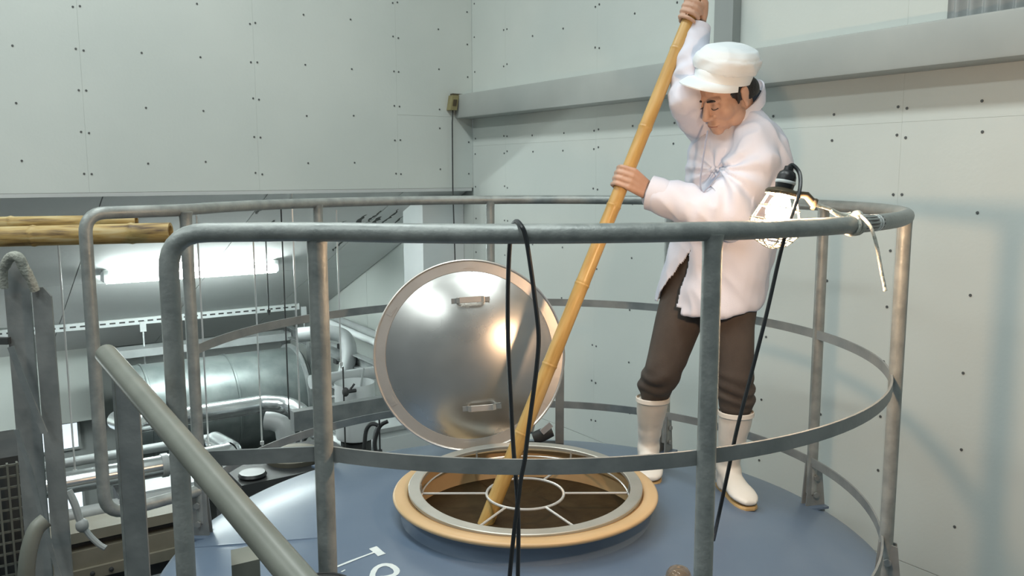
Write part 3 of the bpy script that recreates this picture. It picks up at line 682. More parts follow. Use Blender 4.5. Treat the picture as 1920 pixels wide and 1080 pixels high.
# flatten the hem, open the bottom, the front split and the cuffs
zhem = P(1327, 578, 2.97)[2]; apex = P(1266, 470, 2.85)
keep = []
lat0 = (P(1270, 480, 2.85) - pel) @ LV
for f in cm.f:
    c = np.mean([V[i] for i in f], axis=0); s_ = (c - pel) @ LV; fr_ = (c - pel) @ FH
    zl = zhem - .012 + .03 * (s_ < lat0 and fr_ > 0) - .05 * max(0, (s_ + .02)) - .02 * (fr_ < 0)
    if c[2] < zl: continue
    if fr_ > .06 and c[2] < apex[2]:
        hgt = apex[2] - c[2]
        if -.80 * hgt < s_ - lat0 < -.12 * hgt: continue
    keep.append(f)
used = sorted(set(i for f in keep for i in f)); mp_ = {o_: n_ for n_, o_ in enumerate(used)}
cm.v = V[used]; cm.f = [tuple(mp_[i] for i in f) for f in keep]; cm.mi = [0] * len(keep)
coat = obj('coat', cm, 'coat', man, sharp=180)
sd = coat.modifiers.new('thickness', 'SOLIDIFY'); sd.thickness = .003; sd.offset = -1
# collar
mb = MB(); L1 = []
cc_ = P(1384, 216, 2.93); n_ = 34
for k, a in enumerate(np.linspace(-62, 242, n_)):
    t = math.radians(a); frn = math.sin(t)
    base = cc_ + .086 * math.cos(t) * LV + .083 * -math.sin(t) * FH * 1.0
    base = base + A(0, 0, .012 + .056 * frn)
    topp = cc_ + .080 * math.cos(t) * LV - .081 * math.sin(t) * FH + A(0, 0, .052 + .072 * frn)
    nrm = norm(math.cos(t) * LV - math.sin(t) * FH)
    L1.append([base + nrm * .004, (base + topp) / 2 + nrm * .006, topp + nrm * .003, topp - nrm * .003, (base + topp) / 2, base - nrm * .003])
mb.loft(L1); obj('collar', mb, 'coat', coat, sharp=60)
mb = MB(); mb.loft([[cc_ + .078 * math.cos(t) * LV - .077 * math.sin(t) * FH + A(0, 0, h_ + .055 * math.sin(t)) for t in np.linspace(-.25, math.pi + .25, 24)] for h_ in (-.01, .036)], cap=False); obj('collar_lining', mb, 'lining', coat)['label'] = 'navy inside of the collar'
# cuffs
for a_, b_, r0 in ((elL, wrL, .056), (elR, wrR, .046)):
    d_ = norm(b_ - a_); c_ = b_ - d_ * .012; mb = MB(); mb.lathe([(r0 * .98, -.045), (r0 * 1.05, -.02), (r0 * 1.04, .012), (r0 * .96, .013), (r0 * .90, -.02)], c_, d_, seg=28); obj('cuff', mb, 'coat', coat, sharp=60)
# front edge and tie strings
mb = MB(); pts = [P(1327, 245, 2.80), P(1318, 300, 2.785), P(1313, 345, 2.775), P(1318, 362, 2.77)]
mb.tube(smooth_path(pts, 5), .0028, 6); mb.tube(smooth_path([P(1318, 362, 2.765), P(1311, 378, 2.76), P(1310, 392, 2.755), P(1322, 408, 2.75), P(1333, 420, 2.75)], 5), .0024, 6); mb.tube(smooth_path([P(1318, 362, 2.765), P(1338, 340, 2.765), P(1350, 322, 2.77)], 5), .0024, 6); obj('tie_string', mb, 'string', coat)
# ---- trousers
T = MB()
T.loft([ring(P(1345, 440, 2.965), .16, .115), ring(P(1342, 490, 2.97), .168, .125), ring(P(1340, 540, 2.965), .165, .125)])
T.chain([hipL + A(0, 0, -.03), hipL + (knL - hipL) * .5, knL + A(0, 0, .0), tpL + A(0, 0, .045), tpL + A(0, .004, .018)], [.094, .070, .062, .065, .050], 20)
T.chain([hipR + A(-.01, 0, -.02), hipR + (knR - hipR) * .5 + A(-.005, 0, 0), knR, tpR + A(.008, 0, .050), tpR + A(.003, .004, .020)], [.100, .084, .068, .066, .050], 20)
T.capsule(hipL, hipR, .095, .098)
tm, tn = remesh(T, .0066, 6, .5); V = tm.v; dd = np.zeros(len(V))
for i, p in enumerate(V):
    d = .004 * nz(A(p[0], p[1], p[2] * .5), 10, 1.)
    for kn_2, an_ in ((knL, anL), (knR, anR)):
        t = (kn_2[2] - p[2]); r_ = np.linalg.norm((p - kn_2)[:2])
        if r_ < .13: d += .0060 * math.exp(-((t - .06) / .07) ** 2) * math.sin(t * 95 + 8.0 * nz(p, 6, 2.) + 14 * (p[0] - kn_2[0]) * (1 if kn_2 is knR else -1)) * (.4 + 1.4 * abs(nz(p, 9, 5.))) 
    dd[i] = d
tm.v = V + tn * dd[:, None]
obj('trousers', tm, 'trouser', man, sharp=180)
# ---- boots
def boot(top, ank, toe_dir, r_top, lean, sole_z):
    t_ = norm(A(toe_dir[0], toe_dir[1], 0)); sd_ = A(-t_[1], t_[0], 0); K = MB()
    heel = A(ank[0], ank[1], sole_z); n_ = 24
    def rg(c, a, b, fwd): return [c + t_ * (fwd + a * math.cos(q)) + sd_ * b * math.sin(q) for q in np.linspace(0, 2 * math.pi, n_, endpoint=False)]
    sh = []
    for k in range(7):
        s_ = k / 6; c = top + (A(ank[0], ank[1], sole_z + .10) - top) * s_
        r_ = r_top * (1 - .02 * s_ - .20 * math.sin(min(1, s_) * math.pi / 2) ** 2)
        sh.append(rg(c, r_ * (1 + .05 * s_), r_ * (.98 - .10 * s_), .002))
    sh += [rg(heel + A(0, 0, .070), .058, .042, .012), rg(heel + A(0, 0, .03), .060, .041, .012), rg(heel + A(0, 0, .012), .055, .038, .010)]
    K.loft(sh)
    ft = []
    for x_, w_, h0, h1 in ((-.052, .020, .014, .06), (-.035, .036, .012, .085), (0, .040, .012, .098), (.045, .040, .012, .088), (.09, .045, .012, .072), (.13, .049, .012, .062), (.165, .046, .013, .055), (.19, .036, .016, .046), (.205, .020, .020, .036)):
        ft.append([heel + t_ * x_ + sd_ * w_ * math.cos(q) + A(0, 0, (h0 + h1) / 2 + (h1 - h0) / 2 * math.sin(q) * (1 if math.sin(q) > 0 else 1)) for q in np.linspace(0, 2 * math.pi, 20, endpoint=False)])
    K.loft(ft)
    km, kn2 = remesh(K, .0052, 5, .5); km.v = km.v + kn2 * np.array([.0022 * nz(A(p[0], p[1], p[2] * 1.6), 17, 6.) + (.0022 * math.sin((p[2] - sole_z) * 95) * math.exp(-(((p[2] - sole_z) - .10) / .05) ** 2)) for p in km.v])[:, None]
    b = obj('boot', km, 'boot', man, sharp=180)
    s = MB(); out = []
    for x_, w_ in ((-.052, .016), (-.043, .028), (-.01, .034), (.04, .034), (.09, .039), (.13, .043), (.165, .040), (.188, .032), (.202, .016)): out.append((x_, w_))
    pr_ = [heel + t_ * x_ + sd_ * w_ for x_, w_ in out] + [heel + t_ * x_ - sd_ * w_ for x_, w_ in reversed(out)]
    s.loft([[p + Z3 * .001 for p in pr_], [p + Z3 * .009 for p in pr_], [heel + (p - heel) * .97 + Z3 * .014 for p in pr_]]); obj('sole', s, 'sole', b, sharp=30)
    c = MB(); x2, y2, _ = frame(Z3); c.lathe([(r_top * 1.0, -.012), (r_top * 1.045, -.010), (r_top * 1.045, .004), (r_top * .99, .006), (r_top * .97, -.012)], top, Z3, seg=28); obj('top_band', c, 'boot', b)
def zfoot(x, y): return zdome(math.hypot(x - CX, y - CY)) + .003
zfL = zfoot(anL[0], anL[1]); boot(tpL, anL, A(.14, -.98), .0605, 0, zfL)
zfR = zfoot(anR[0], anR[1]); boot(tpR, anR, A(-.10, -1.0), .060, 0, zfR)
# ================================================================== WORK LAMP, CORDS, ROPE
la, lb = P(1479, 316, LAMP_Y), P(1442, 470, LAMP_Y - .01); lax = norm(lb - la)
lamp = thing('work_lamp', lb, 'lit caged work lamp hanging on the rail beside the man', 'lamp')
mb = MB(); mb.lathe([(.004, -.006), (.009, -.004), (.010, .004), (.016, .008), (.0195, .016), (.0205, .030), (.019, .040), (.0175, .052)], la, lax, seg=24, cap=True); so = obj('socket', mb, 'black', lamp)
mb = MB(); mb.lathe([(.0206, .026), (.0214, .028), (.0212, .032), (.0204, .033)], la, lax, seg=24); obj('band', mb, 'white', so)
mb = MB(); mb.lathe([(.017, .042), (.033, .047), (.037, .052), (.036, .058), (.033, .056), (.018, .052)], la, lax, seg=24); obj('collar', mb, 'hook', lamp)
mb = MB(); mb.lathe([(.013, .052), (.015, .060), (.021, .072), (.0255, .086), (.0265, .097), (.023, .110), (.014, .120), (.0005, .1235)], la, lax, seg=24); obj('bulb', mb, 'bulb', lamp)
mb = MB(); x_, y_, z_ = frame(lax, (0, 1, 0))
def cg(a, r, h): return la + lax * h + r * (math.cos(a) * x_ + math.sin(a) * y_)
for k in range(8):
    a = 2 * math.pi * k / 8; mb.tube([cg(a, .029, .052), cg(a, .042, .085), cg(a, .054, .115), cg(a, .051, .138), cg(a, .034, .160), cg(a, .006, .171)], .0014, 6)
for r, h in ((.042, .085), (.054, .115), (.051, .138), (.043, .150), (.031, .161), (.016, .168)): mb.tube([cg(a, r, h) for a in np.linspace(0, 2 * math.pi, 28, endpoint=False)], .0015, 6, closed=True)
for k in range(6):
    a = 2 * math.pi * (k + .5) / 6; mb.tube([cg(a, .054, .115), cg(a, .051, .138), cg(a, .034, .160)], .0016, 5)
obj('wire_cage', mb, 'cage', lamp)
mb = MB(); hk = P(1512, 366, LAMP_Y); h2 = P(1527, 383, LAMP_Y)
mb.tube([la + lax * .050 + x_ * 0 + norm(hk - (la + lax * .05)) * .026, hk, h2], [.006, .008, .0085], 10); mb.lathe([(.012, -.004), (.013, 0), (.012, .004)], h2, (1, -.3, -.4), seg=12, cap=True)
obj('clamp', mb, 'hook', lamp)
mb = MB()
cp_ = [la - lax * .004, P(1487, 310, LAMP_Y), P(1499, 325, LAMP_Y - .01), P(1500, 352, LAMP_Y - .03), P(1491, 385, LAMP_Y - .045), P(1477, 425, LAMP_Y - .06), P(1462, 480, LAMP_Y - .07), P(1437, 590, LAMP_Y - .08), P(1409, 700, LAMP_Y - .08), P(1383, 800, LAMP_Y - .09), P(1366, 880, LAMP_Y - .08), P(1349, 960, LAMP_Y - .06), P(1338, 1012, LAMP_Y + .02)]
mb.tube(smooth_path(cp_, 8), .0043, 8); obj('cord', mb, 'cord2', lamp)

rt_pt = circ(-33.5, RR, ZR)
def on_rail(px_):    # angle of the rail point in column px_
    return min(np.linspace(-112, -21.5, 800), key=lambda a: abs(960 + F_PX * (circ(a, RR, ZR) @ RT) / (circ(a, RR, ZR) @ FW) - px_))
rope = thing('white_rope', circ(on_rail(1603), RR, ZR), 'pale rope tying the work lamp to the guardrail', 'rope')
a0 = on_rail(1600); q0 = circ(a0, RR, ZR)
mb = MB(); mb.tube(smooth_path([h2, P(1556, 392, 1.83), P(1580, 403, 1.845), q0 + A(-.006, .004, .024)], 6), .0042, 8); mb.tube(smooth_path([P(1558, 396, 1.825), P(1582, 410, 1.84), q0 + A(-.014, 0, .021)], 6), .004, 8); obj('line', mb, 'rope', rope)
mb = MB()
for da in (-.55, .0, .5):
    c_ = circ(a0 + da, RR, ZR); t = math.radians(a0); rad = A(math.cos(t), math.sin(t), 0)
    mb.tube([c_ + .0215 * (math.cos(q) * rad + math.sin(q) * Z3) for q in np.linspace(0, 2 * math.pi, 16, endpoint=False)], .0038, 8, closed=True)
mb.ellipsoid(q0 + A(.004, -.008, .023), (.013, .010, .009), seg=10, rg=7); obj('knot', mb, 'rope', rope)
mb = MB(); mb.tube(smooth_path([q0 + A(.008, -.012, .022), P(1632, 425, 1.80), P(1644, 462, 1.80), P(1652, 505, 1.80), P(1660, 545, 1.80)], 6), [.0038] * 24 + [.0045], 8); obj('tail', mb, 'rope', rope)
mb = MB(); mb.tube([circ(a, RR, ZR) for a in np.linspace(on_rail(1612), on_rail(1645), 8)], .0192, 14); obj('tape_wrap', mb, 'black', gr)['label'] = 'black tape wrapped on the rail'
mb = MB()
for a in (on_rail(1637), on_rail(1641)): mb.tube([circ(a - .25, RR, ZR), circ(a + .25, RR, ZR)], .0196, 14)
obj('tape_band', mb, 'white', gr)['label'] = 'white bands on the black tape'

YF = CY - RR
mb = MB()
inner = [P(971, 1130, YF + .03), P(971, 1077, YF + .03), P(972, 997, YF + .03), P(970, 935, YF + .03), P(966, 880, YF + .032), P(962, 830, YF + .035), P(958, 750, YF + .035), P(953, 650, YF + .035), P(952, 560, YF + .035), P(955, 470, YF + .032)]
over = [P(960, 428, YF + .031), P(968, 419, YF + .006) + A(0, 0, .004), P(978, 424, YF - .022), P(985, 441, YF - .026)]
outer = [P(992, 480, YF - .026), P(1003, 560, YF - .026), P(1010, 630, YF - .026), P(1006, 690, YF - .026), P(997, 760, YF - .026), P(989, 820, YF - .026), P(984, 862, YF - .026), P(977, 897, YF - .026), P(972, 935, YF - .026), P(964, 997, YF - .026), P(956, 1077, YF - .02), P(953, 1130, YF - .02)]
mb.tube(smooth_path(inner + over + outer, 6), .0045, 8)
tag(obj('extension_cord', mb, 'cord2'), 'black cable looped over the front of the top rail', 'cord')
# clear brownish dome at the lower edge
gp = deckpt(1272, 1092)
gj = thing('sight_glass', gp, 'small brownish clear glass dome on the tank near the front post', 'sight glass')
mb = MB(); mb.lathe([(.036, -.004), (.037, .012), (.034, .028), (.026, .040), (.014, .046), (.0005, .048)], gp, seg=24); obj('glass', mb, 'glass', gj)
mb = MB(); mb.lathe([(.038, -.004), (.044, -.004), (.044, .005), (.038, .005)], gp, seg=24); obj('base', mb, 'tan', gj)
mb = MB(); mb.ellipsoid(gp + A(0, 0, .014), (.022, .018, .014)); obj('core', mb, 'hook', gj)

# ================================================================== THINGS ON THE WALLS
jb = atu(849, 193, UB - .03)
jbx = thing('switch_box', jb - A(0, 0, .05), 'small yellowed switch box at the end of the steel beam', 'box')
mb = MB(); mb.box(jb, (NV, UV, norm(Z3 + NV * .18)), (.026, .028, .052)); obj('body', mb, 'yellow', jbx, smooth=False)
mb = MB(); mb.box(jb + Z3 * .055 + NV * .035, (NV, UV, Z3), (.045, .018, .009)); obj('bracket', mb, 'hook', jbx, smooth=False)
mb = MB(); mb.box(jb - UV * .029, (NV, UV, norm(Z3 + NV * .18)), (.014, .003, .022)); obj('cover', mb, 'hook', jbx, smooth=False)
mb = MB(); mb.tube([jb - Z3 * .05, atu(848, 230, UB - .03), atu(849, 352, UB - .03), atu(853, 480, UB - .03), atu(856, 620, UB - .03)], .005, 6); obj('cable', mb, 'dark', jbx)
cs = [atn(x, 20, NW - .03) @ UV for x in (1778, 1930)]
mb = MB(); nq = 60; L1 = []; L2 = []
for i, uu in enumerate(np.linspace(cs[0], cs[1], nq)):
    o_ = .018 * math.sin(i / nq * 2 * math.pi * 5.5); L1.append(wp(NW - .035 + o_, uu, b1_ + .002)); L2.append(wp(NW - .035 + o_, uu, b1_ + .9))
mb.add(L1 + L2, [(i, i + 1, nq + i + 1, nq + i) for i in range(nq - 1)])
o_ = obj('corrugated_sheet', mb, 'pipe'); tag(o_, 'wavy grey sheet standing on the steel beam in the top corner', 'sheet')

# ================================================================== LEAN-TO: light, channel, rods
def along(q, d0, d1, d=NV): return [q + d * d0, q + d * d1]
f0, f1 = atu(196, 520, 6.72), atu(512, 503, 6.72); f0[2] = f1[2] = (f0[2] + f1[2]) / 2
fx = norm(f1 - f0); fl = thing('ceiling_light', (f0 + f1) / 2, 'glowing fluorescent light under the sloping ceiling', 'ceiling light')
mb = MB(); mb.box((f0 + f1) / 2 + Z3 * .075, (fx, UV, Z3), (np.linalg.norm(f1 - f0) / 2 + .03, .03, .025)); obj('housing', mb, 'white', fl, smooth=False)
for sg in (-1, 1):
    mb = MB(); mb.tube([f0 + UV * .06 * sg, f1 + UV * .06 * sg], .036, 14); obj('tube', mb, 'tube', fl)
for p in (f0, f1):
    mb = MB(); mb.box(p + Z3 * .02, (fx, UV, Z3), (.016, .085, .045)); obj('lamp_holder', mb, 'white', fl, smooth=False)
ch0, ch1 = atu(90, 616, 8.05), atu(560, 575, 8.05); chz = (ch0[2] + ch1[2]) / 2; ch0[2] = ch1[2] = chz
chn = thing('slotted_channel', (ch0 + ch1) / 2, 'white slotted steel channel under the sloping ceiling', 'channel')
ch0 = ch0 - NV * .8
mb = MB(); mb.box((ch0 + ch1) / 2, (NV, UV, Z3), (np.linalg.norm(ch1 - ch0) / 2, .02, .03)); obj('rail', mb, 'white', chn, smooth=False)
mb = MB(); Lc = np.linalg.norm(ch1 - ch0)
for t in np.arange(.05, Lc, .078): mb.box(ch0 + NV * t - UV * .0205, (NV, UV, Z3), (.024, .001, .007))
q_ = obj('slots', mb, 'dark', chn, smooth=False); q_['kind'] = 'stuff'
for x in (266, 568):
    p = atu(x, 600, 8.05); p[2] = chz; mb = MB(); mb.box(p - Z3 * .05 - UV * .03, (NV, UV, Z3), (.025, .012, .045)); mb.tube([p - Z3 * .06 - UV * .03, p - Z3 * .42 - UV * .03], .007, 6); obj('hanger', mb, 'white', chn, smooth=False)
RODS = [(109, 455, 137, 893, 5.1, 'rod', 'bright thin rod at the left between steel post and rail end'), (371, 455, 393, 846, 5.35, 'rod', 'bright rod ending at the rounded elbow of the pipe'),
        (475, 455, 493, 838, 5.9, 'rod', 'bright rod hanging in front of the pipe bend'), (498, 440, 503, 590, 6.3, 'dark', 'thin dark rod at the right end of the fluorescent light'), (536, 625, 541, 880, 5.6, 'dark', 'dark rod in front of the end of the duct'),
        (556, 610, 568, 905, 5.5, 'rod', 'bright rod just left of the front rail post'), (632, 440, 632, 690, 6.0, 'rod', 'bright rod just right of the front rail post'),
        (643, 688, 646, 860, 5.2, 'dark', 'dark rod hanging from the sloped steel channel'), (711, 786, 714, 856, 4.9, 'dark', 'short dark rod beside the grey hoses')]
for x0, y0, x1, y1, Yd, mm, lab in RODS:
    a_ = P(x0, y0, Yd); b_ = P(x1, y1, Yd); b_ = A(a_[0], a_[1], b_[2]); a_[2] = max(a_[2], zc(a_ @ UV) - .0) if (a_ @ UV) > UB else a_[2]
    mb = MB(); mb.tube([a_, b_], .006 if mm == 'rod' else .005, 8); mb.lathe([(.014, -.012), (.014, .012)], b_ + Z3 * .03, seg=6, cap=True); tag(obj('hanger_rod', mb, mm), lab, 'rod')

# ================================================================== LEAN-TO: ducts and pipes
q = P(556, 737, 7.5); r = .425
du = thing('round_duct', q - NV * 1.3 - Z3 * r, 'big galvanised round duct under the sloping ceiling', 'duct')
mb = MB(); mb.lathe([(.001, -1.46), (r * .97, -1.46), (r, -1.44), (r, -1.2), (r, 0), (r * .96, .02), (0.001, .02)], q, NV, seg=64); obj('body', mb, 'duct', du)
for h in (-.62, -1.3):
    mb = MB(); mb.lathe([(r + .001, h - .012), (r + .009, h - .008), (r + .009, h + .008), (r + .001, h + .012)], q, NV, seg=64); obj('seam', mb, 'duct', du)
mb = MB(); mb.lathe([(r + .002, -.05), (r + .03, -.05), (r + .03, -.02), (r + .002, -.02)], q, NV, seg=64); obj('end_flange', mb, 'galv2', du)
q2 = P(372, 646, 7.7); mb = MB(); mb.box(q2, (NV, UV, Z3), (.85, .10, .035)); tag(obj('cable_tray', mb, 'pipe', smooth=False), 'flat grey tray above the big round duct', 'tray')
def pipe(name, pts, r, m, lab, cat='pipe', bands=(), sm=True):
    root = thing(name, pts[0], lab, cat); mb_ = MB(); pp = smooth_path(pts, 8) if sm else pts; mb_.tube(pp, r, 18); obj('body', mb_, m, root, sharp=60)
    for t in bands:
        i = int(t * (len(pp) - 2)); c_ = pp[i]; d = norm(pp[i + 1] - pp[i]); b = MB(); b.lathe([(r, -.02), (r + .007, -.018), (r + .007, .018), (r, .02)], c_, d, seg=20); obj('clamp_band', b, 'pipe', root)
    return root
q = P(496, 757, 6.3); pipe('jacketed_pipe', [q - NV * 1.0 + UV * .25 - Z3 * .02, q - NV * .95, q - NV * .85, q - NV * .4, q - NV * .12, q + NV * .02 - UV * .02, q + NV * .18 - UV * .16 - Z3 * .03, P(600, 812, 5.85), P(660, 846, 5.6)], .068, 'shiny', 'shiny jacketed pipe bending down in front of the duct', bands=(.3,))
q = P(412, 853, 5.2); pipe('jacketed_pipe', [q - NV * 2.2, q - NV * 1.0, q - NV * .05, q + NV * .06 + UV * .02, q + NV * .10 + UV * .12 - Z3 * .02, q + NV * .10 + UV * .5 - Z3 * .06], .066, 'shiny', 'shiny jacketed pipe with a rounded elbow above the tank edge', bands=(.1, .35))
q = P(300, 880, 5.0); pipe('steel_pipe', [q - NV * 1.8, q - NV * .6, q + NV * .3], .030, 'shiny', 'thin shiny pipe under the jacketed pipe with the elbow')
q = P(300, 838, 6.2); pipe('steel_pipe', [q - NV * 2.4, q - NV * .6, q + NV * .4], .035, 'pipe', 'grey pipe above the shiny jacketed pipe at the left')
pipe('elbow_pipe', [P(498, 789, 5.6), P(516, 791, 5.6), P(531, 800, 5.59), P(536, 822, 5.58), P(537, 850, 5.57), P(537, 890, 5.57)], .064, 'pipe', 'dull grey pipe elbow turning down below the shiny bend')
q = P(290, 936, 4.8); pipe('grey_pipe', [q - NV * .9, q - NV * .3, q + NV * .35], .042, 'pipe', 'grey horizontal pipe low behind the front rail post', bands=(.6,))
q = P(655, 706, 6.1); pipe('steel_pipe', [q - NV * .3, q, q + NV * .6], .05, 'pipe', 'grey horizontal pipe left of the round lid')
pq = [atn(632, 598, 3.05), atn(705, 629, 3.05), atn(760, 652, 3.05)]; pipe('wall_pipe', pq, .035, 'pipe', 'upper grey pipe running along the wall left of the lid')
pq = [atn(620, 606, 2.95), atn(700, 641, 2.95), atn(760, 666, 2.95)]; pipe('wall_pipe', pq, .03, 'white', 'lower pale pipe running along the wall left of the lid')
pq = [P(560, 628, 6.9), P(615, 624, 6.9), P(645, 632, 6.9), P(655, 658, 6.85), P(650, 690, 6.8), P(640, 730, 6.75)]; pipe('white_elbow', pq, .062, 'pipe', 'white bent pipe beside the bright rod right of the post')
# sloped channel beam parallel to the right wall
q0_, q1_ = atn(532, 617, 2.76), atn(740, 708, 2.76); mb = MB(); prof = [(-.03, -.055), (.03, -.055), (.03, -.045), (-.02, -.045), (-.02, .045), (.03, .045), (.03, .055), (-.03, .055)]
mb.sweep([q0_, q1_], prof); chb = thing('steel_channel', q1_, 'grey steel channel running toward the lid from the duct end', 'channel'); obj('beam', mb, 'galv2', chb, smooth=False)
for t, h in ((.02, .35), (.30, .35)):
    c_ = q0_ + (q1_ - q0_) * t; mb = MB(); mb.box(c_ - Z3 * h, (NV, UV, Z3), (.03, .045, h)); obj('leg', mb, 'galv2', chb, smooth=False)
for t in (.56, .60):
    c_ = q0_ + (q1_ - q0_) * t; mb = MB(); mb.box(c_ + Z3 * (.075 if t > .58 else -.07), (NV, UV, Z3), (.035, .035, .02)); obj('clamp', mb, 'dark', chb, smooth=False)
q = P(690, 765, 4.75); mb = MB(); mb.sweep(along(q, -.45, .35), [(-.03, -.055), (.03, -.055), (.03, .055), (-.03, .055)]); tag(obj('steel_beam', mb, 'galv2', smooth=False), 'dark grey steel beam behind the lid just above the tank', 'beam')
# white vessel, cabinet and hoses near the corner
q = P(667, 800, 5.4); ves = thing('white_vessel', q - Z3 * .2, 'white round bottomed vessel behind the front rail post', 'vessel')
mb = MB(); mb.lathe([(.001, -.09), (.09, -.085), (.125, -.07), (.13, -.05), (.13, .30)], q, seg=32); obj('body', mb, 'white', ves)
mb = MB(); mb.lathe([(.10, -.25), (.10, -.088)], q, seg=24, cap=True); obj('foot', mb, 'dark', ves)
q = P(756, 830, 6.3); mb = MB(); mb.box(q - Z3 * .8, (NV, UV, Z3), (.35, .25, 1.0)); cb = thing('white_cabinet', q - Z3 * 1.8, 'pale cabinet low behind the lid', 'cabinet'); obj('body', mb, 'white', cb, smooth=False)
mb = MB(); mb.box(q - Z3 * .1 - UV * .254, (NV, UV, Z3), (.30, .004, .25)); obj('door', mb, 'white', cb, smooth=False)
mb = MB(); mb.box(q + Z3 * .215, (NV, UV, Z3), (.37, .27, .015)); obj('top', mb, 'pipe', cb, smooth=False)
HOSE = [([(683, 860), (685, 815), (692, 798), (702, 795), (712, 800)], 5.05, .013, 'dark', 'dark hose looping down left of the lid'), ([(700, 858), (702, 815), (711, 795), (722, 792)], 5.1, .010, 'pipe', 'grey hose looping down left of the lid'), ([(708, 858), (703, 830), (712, 800), (727, 790)], 4.95, .012, 'dark', 'dark hose nearest the lid edge'),
        ([(620, 725), (632, 731), (642, 745), (648, 752)], 5.4, .014, 'shiny', 'upper pale hose beside the front rail post'), ([(618, 748), (630, 744), (641, 752)], 5.4, .012, 'shiny', 'lower pale hose beside the front rail post'), ([(674, 752), (678, 715), (682, 690)], 5.5, .007, 'pipe', 'thin grey cable above the dark beam')]
for pts, Yd, r, mm, lab in HOSE:
    mb = MB(); mb.tube(smooth_path([P(x, y, Yd) for x, y in pts], 6), r, 8); tag(obj('hose', mb, mm), lab, 'hose')
vv = P(648, 735, 5.2); va = thing('valve', vv, 'small dark valve on the rod left of the lid', 'valve')
mb = MB(); mb.ellipsoid(vv, (.022, .022, .03)); mb.tube([vv, vv + NV * .07 + Z3 * .0], .012, 8); obj('body', mb, 'dark', va); mb = MB(); mb.tube([vv + NV * .02, vv + NV * .06 + Z3 * .045], .008, 6); obj('handle', mb, 'dark', va)
# low machinery behind the tank on the left
q = P(235, 1015, 4.3)
mc = thing('machine_frame', q - Z3 * .3, 'beige steel machine frame low at the left of the tank', 'machine')
for dz, hh, m_, dd in ((.075, .028, 'beige', 0), (.025, .026, 'dark', .06), (-.05, .05, 'beige', .0), (-.125, .03, 'beige', -.02), (-.20, .05, 'dark', .05)):
    mb = MB(); mb.box(q + Z3 * dz + UV * (dd + .1) - NV * .18, (NV, UV, Z3), (.54, .1, hh)); obj('rail', mb, m_, mc, smooth=False)
for k in range(3):
    mb = MB(); mb.lathe([(.012, 0), (.012, .01), (.006, .014)], q - Z3 * .125 - UV * .02 + NV * (-.17 + .09 * k), -UV, seg=8, cap=True); obj('bolt', mb, 'dark', mc)
mb = MB(); mb.box(q - Z3 * 1.4 + UV * .25 - NV * .35, (NV, UV, Z3), (.3, .2, 1.15)); obj('cabinet', mb, 'dark', mc, smooth=False)
q = P(310, 935, 5.6); mb = MB(); mb.box(q - Z3 * .5, (NV, UV, Z3), (.22, .2, .65)); pc = thing('panel_box', q - Z3 * 1.15, 'pale panel box low behind the stair post', 'box'); obj('body', mb, 'white', pc, smooth=False); mb = MB(); mb.box(q + Z3 * .02 - UV * .205, (NV, UV, Z3), (.19, .005, .1)); obj('door', mb, 'pipe', pc, smooth=False)
q = P(505, 905, 4.5); dm = thing('dark_machine', A(q[0], q[1], ZF), 'dark machine hidden between the duct and the tank edge', 'machine')
mb = MB(); mb.box(A(q[0], q[1], (ZF + q[2]) / 2) + UV * .32 + NV * .22, (NV, UV, Z3), (.36, .28, (q[2] - ZF) / 2)); obj('body', mb, 'dark', dm, smooth=False)
mb = MB(); mb.lathe([(.16, 0), (.17, .03), (.15, .05), (.001, .055)], q + UV * .30 + NV * .25, seg=24); obj('cap', mb, 'beige', dm)
mb = MB(); mb.lathe([(.07, 0), (.08, .015), (.07, .03)], q + UV * .14 - NV * .05 + Z3 * .0, seg=20, cap=True); obj('knob', mb, 'black', dm)
q = P(470, 850, 6.4); mb = MB(); mb.box(q - Z3 * .70 + UV * .4, (NV, UV, Z3), (.9, .28, .42)); tag(obj('dark_tank', mb, 'dark', smooth=False), 'dark box under the big round duct', 'tank')

# ================================================================== LEFT: stair rail, posts, bamboo, grating
hr0, hr1 = P(199, 664, 1.76), P(590, 1122, 1.05)
hr = thing('stair_handrail', P(262, 1090, 1.76), 'thick sloping stair handrail at the lower left', 'handrail')
mb = MB(); d_ = norm(hr1 - hr0); mb.tube([hr0 - d_ * .004, hr0, hr1], [.018, .0222, .0222], 20); obj('rail', mb, 'galvpaint', hr)
p0 = P(237, 706, 1.79); p1 = A(p0[0], p0[1], p0[2] - .62); mb = MB(); mb.box((p0 + p1) / 2, (RT, A(0, 1, 0), Z3), (.0245, .003, .31)); obj('post', mb, 'galv2', hr, smooth=False)
mb = MB(); mb.box((p0 + p1) / 2 + A(-.030, .028, 0), (RT, A(0, 1, 0), Z3), (.003, .028, .31)); obj('post', mb, 'galv', hr, smooth=False)
p2 = P(466, 1050, 1.30); mb = MB(); mb.box(p2 + A(-.012, .02, -.06), (norm(A(1, .35, .1)), norm(A(-.35, 1, 0)), Z3), (.022, .03, .06)); obj('bracket', mb, 'galvpaint', hr, smooth=False)
bk = P(598, 1112, 1.2); mb = MB(); mb.lathe([(.046, -.12), (.050, -.004), (.052, 0), (.050, .006), (.044, .008), (.001, .008)], bk, seg=32); bb = thing('black_bucket', bk - Z3 * .12, 'black round pot top at the bottom edge near the handrail', 'pot'); obj('body', mb, 'black', bb); mb = MB(); mb.tube([bk + A(math.cos(a) * .051, math.sin(a) * .051, .004) for a in np.linspace(0, 2 * math.pi, 28, endpoint=False)], .004, 6, closed=True); obj('rim', mb, 'black', bb)

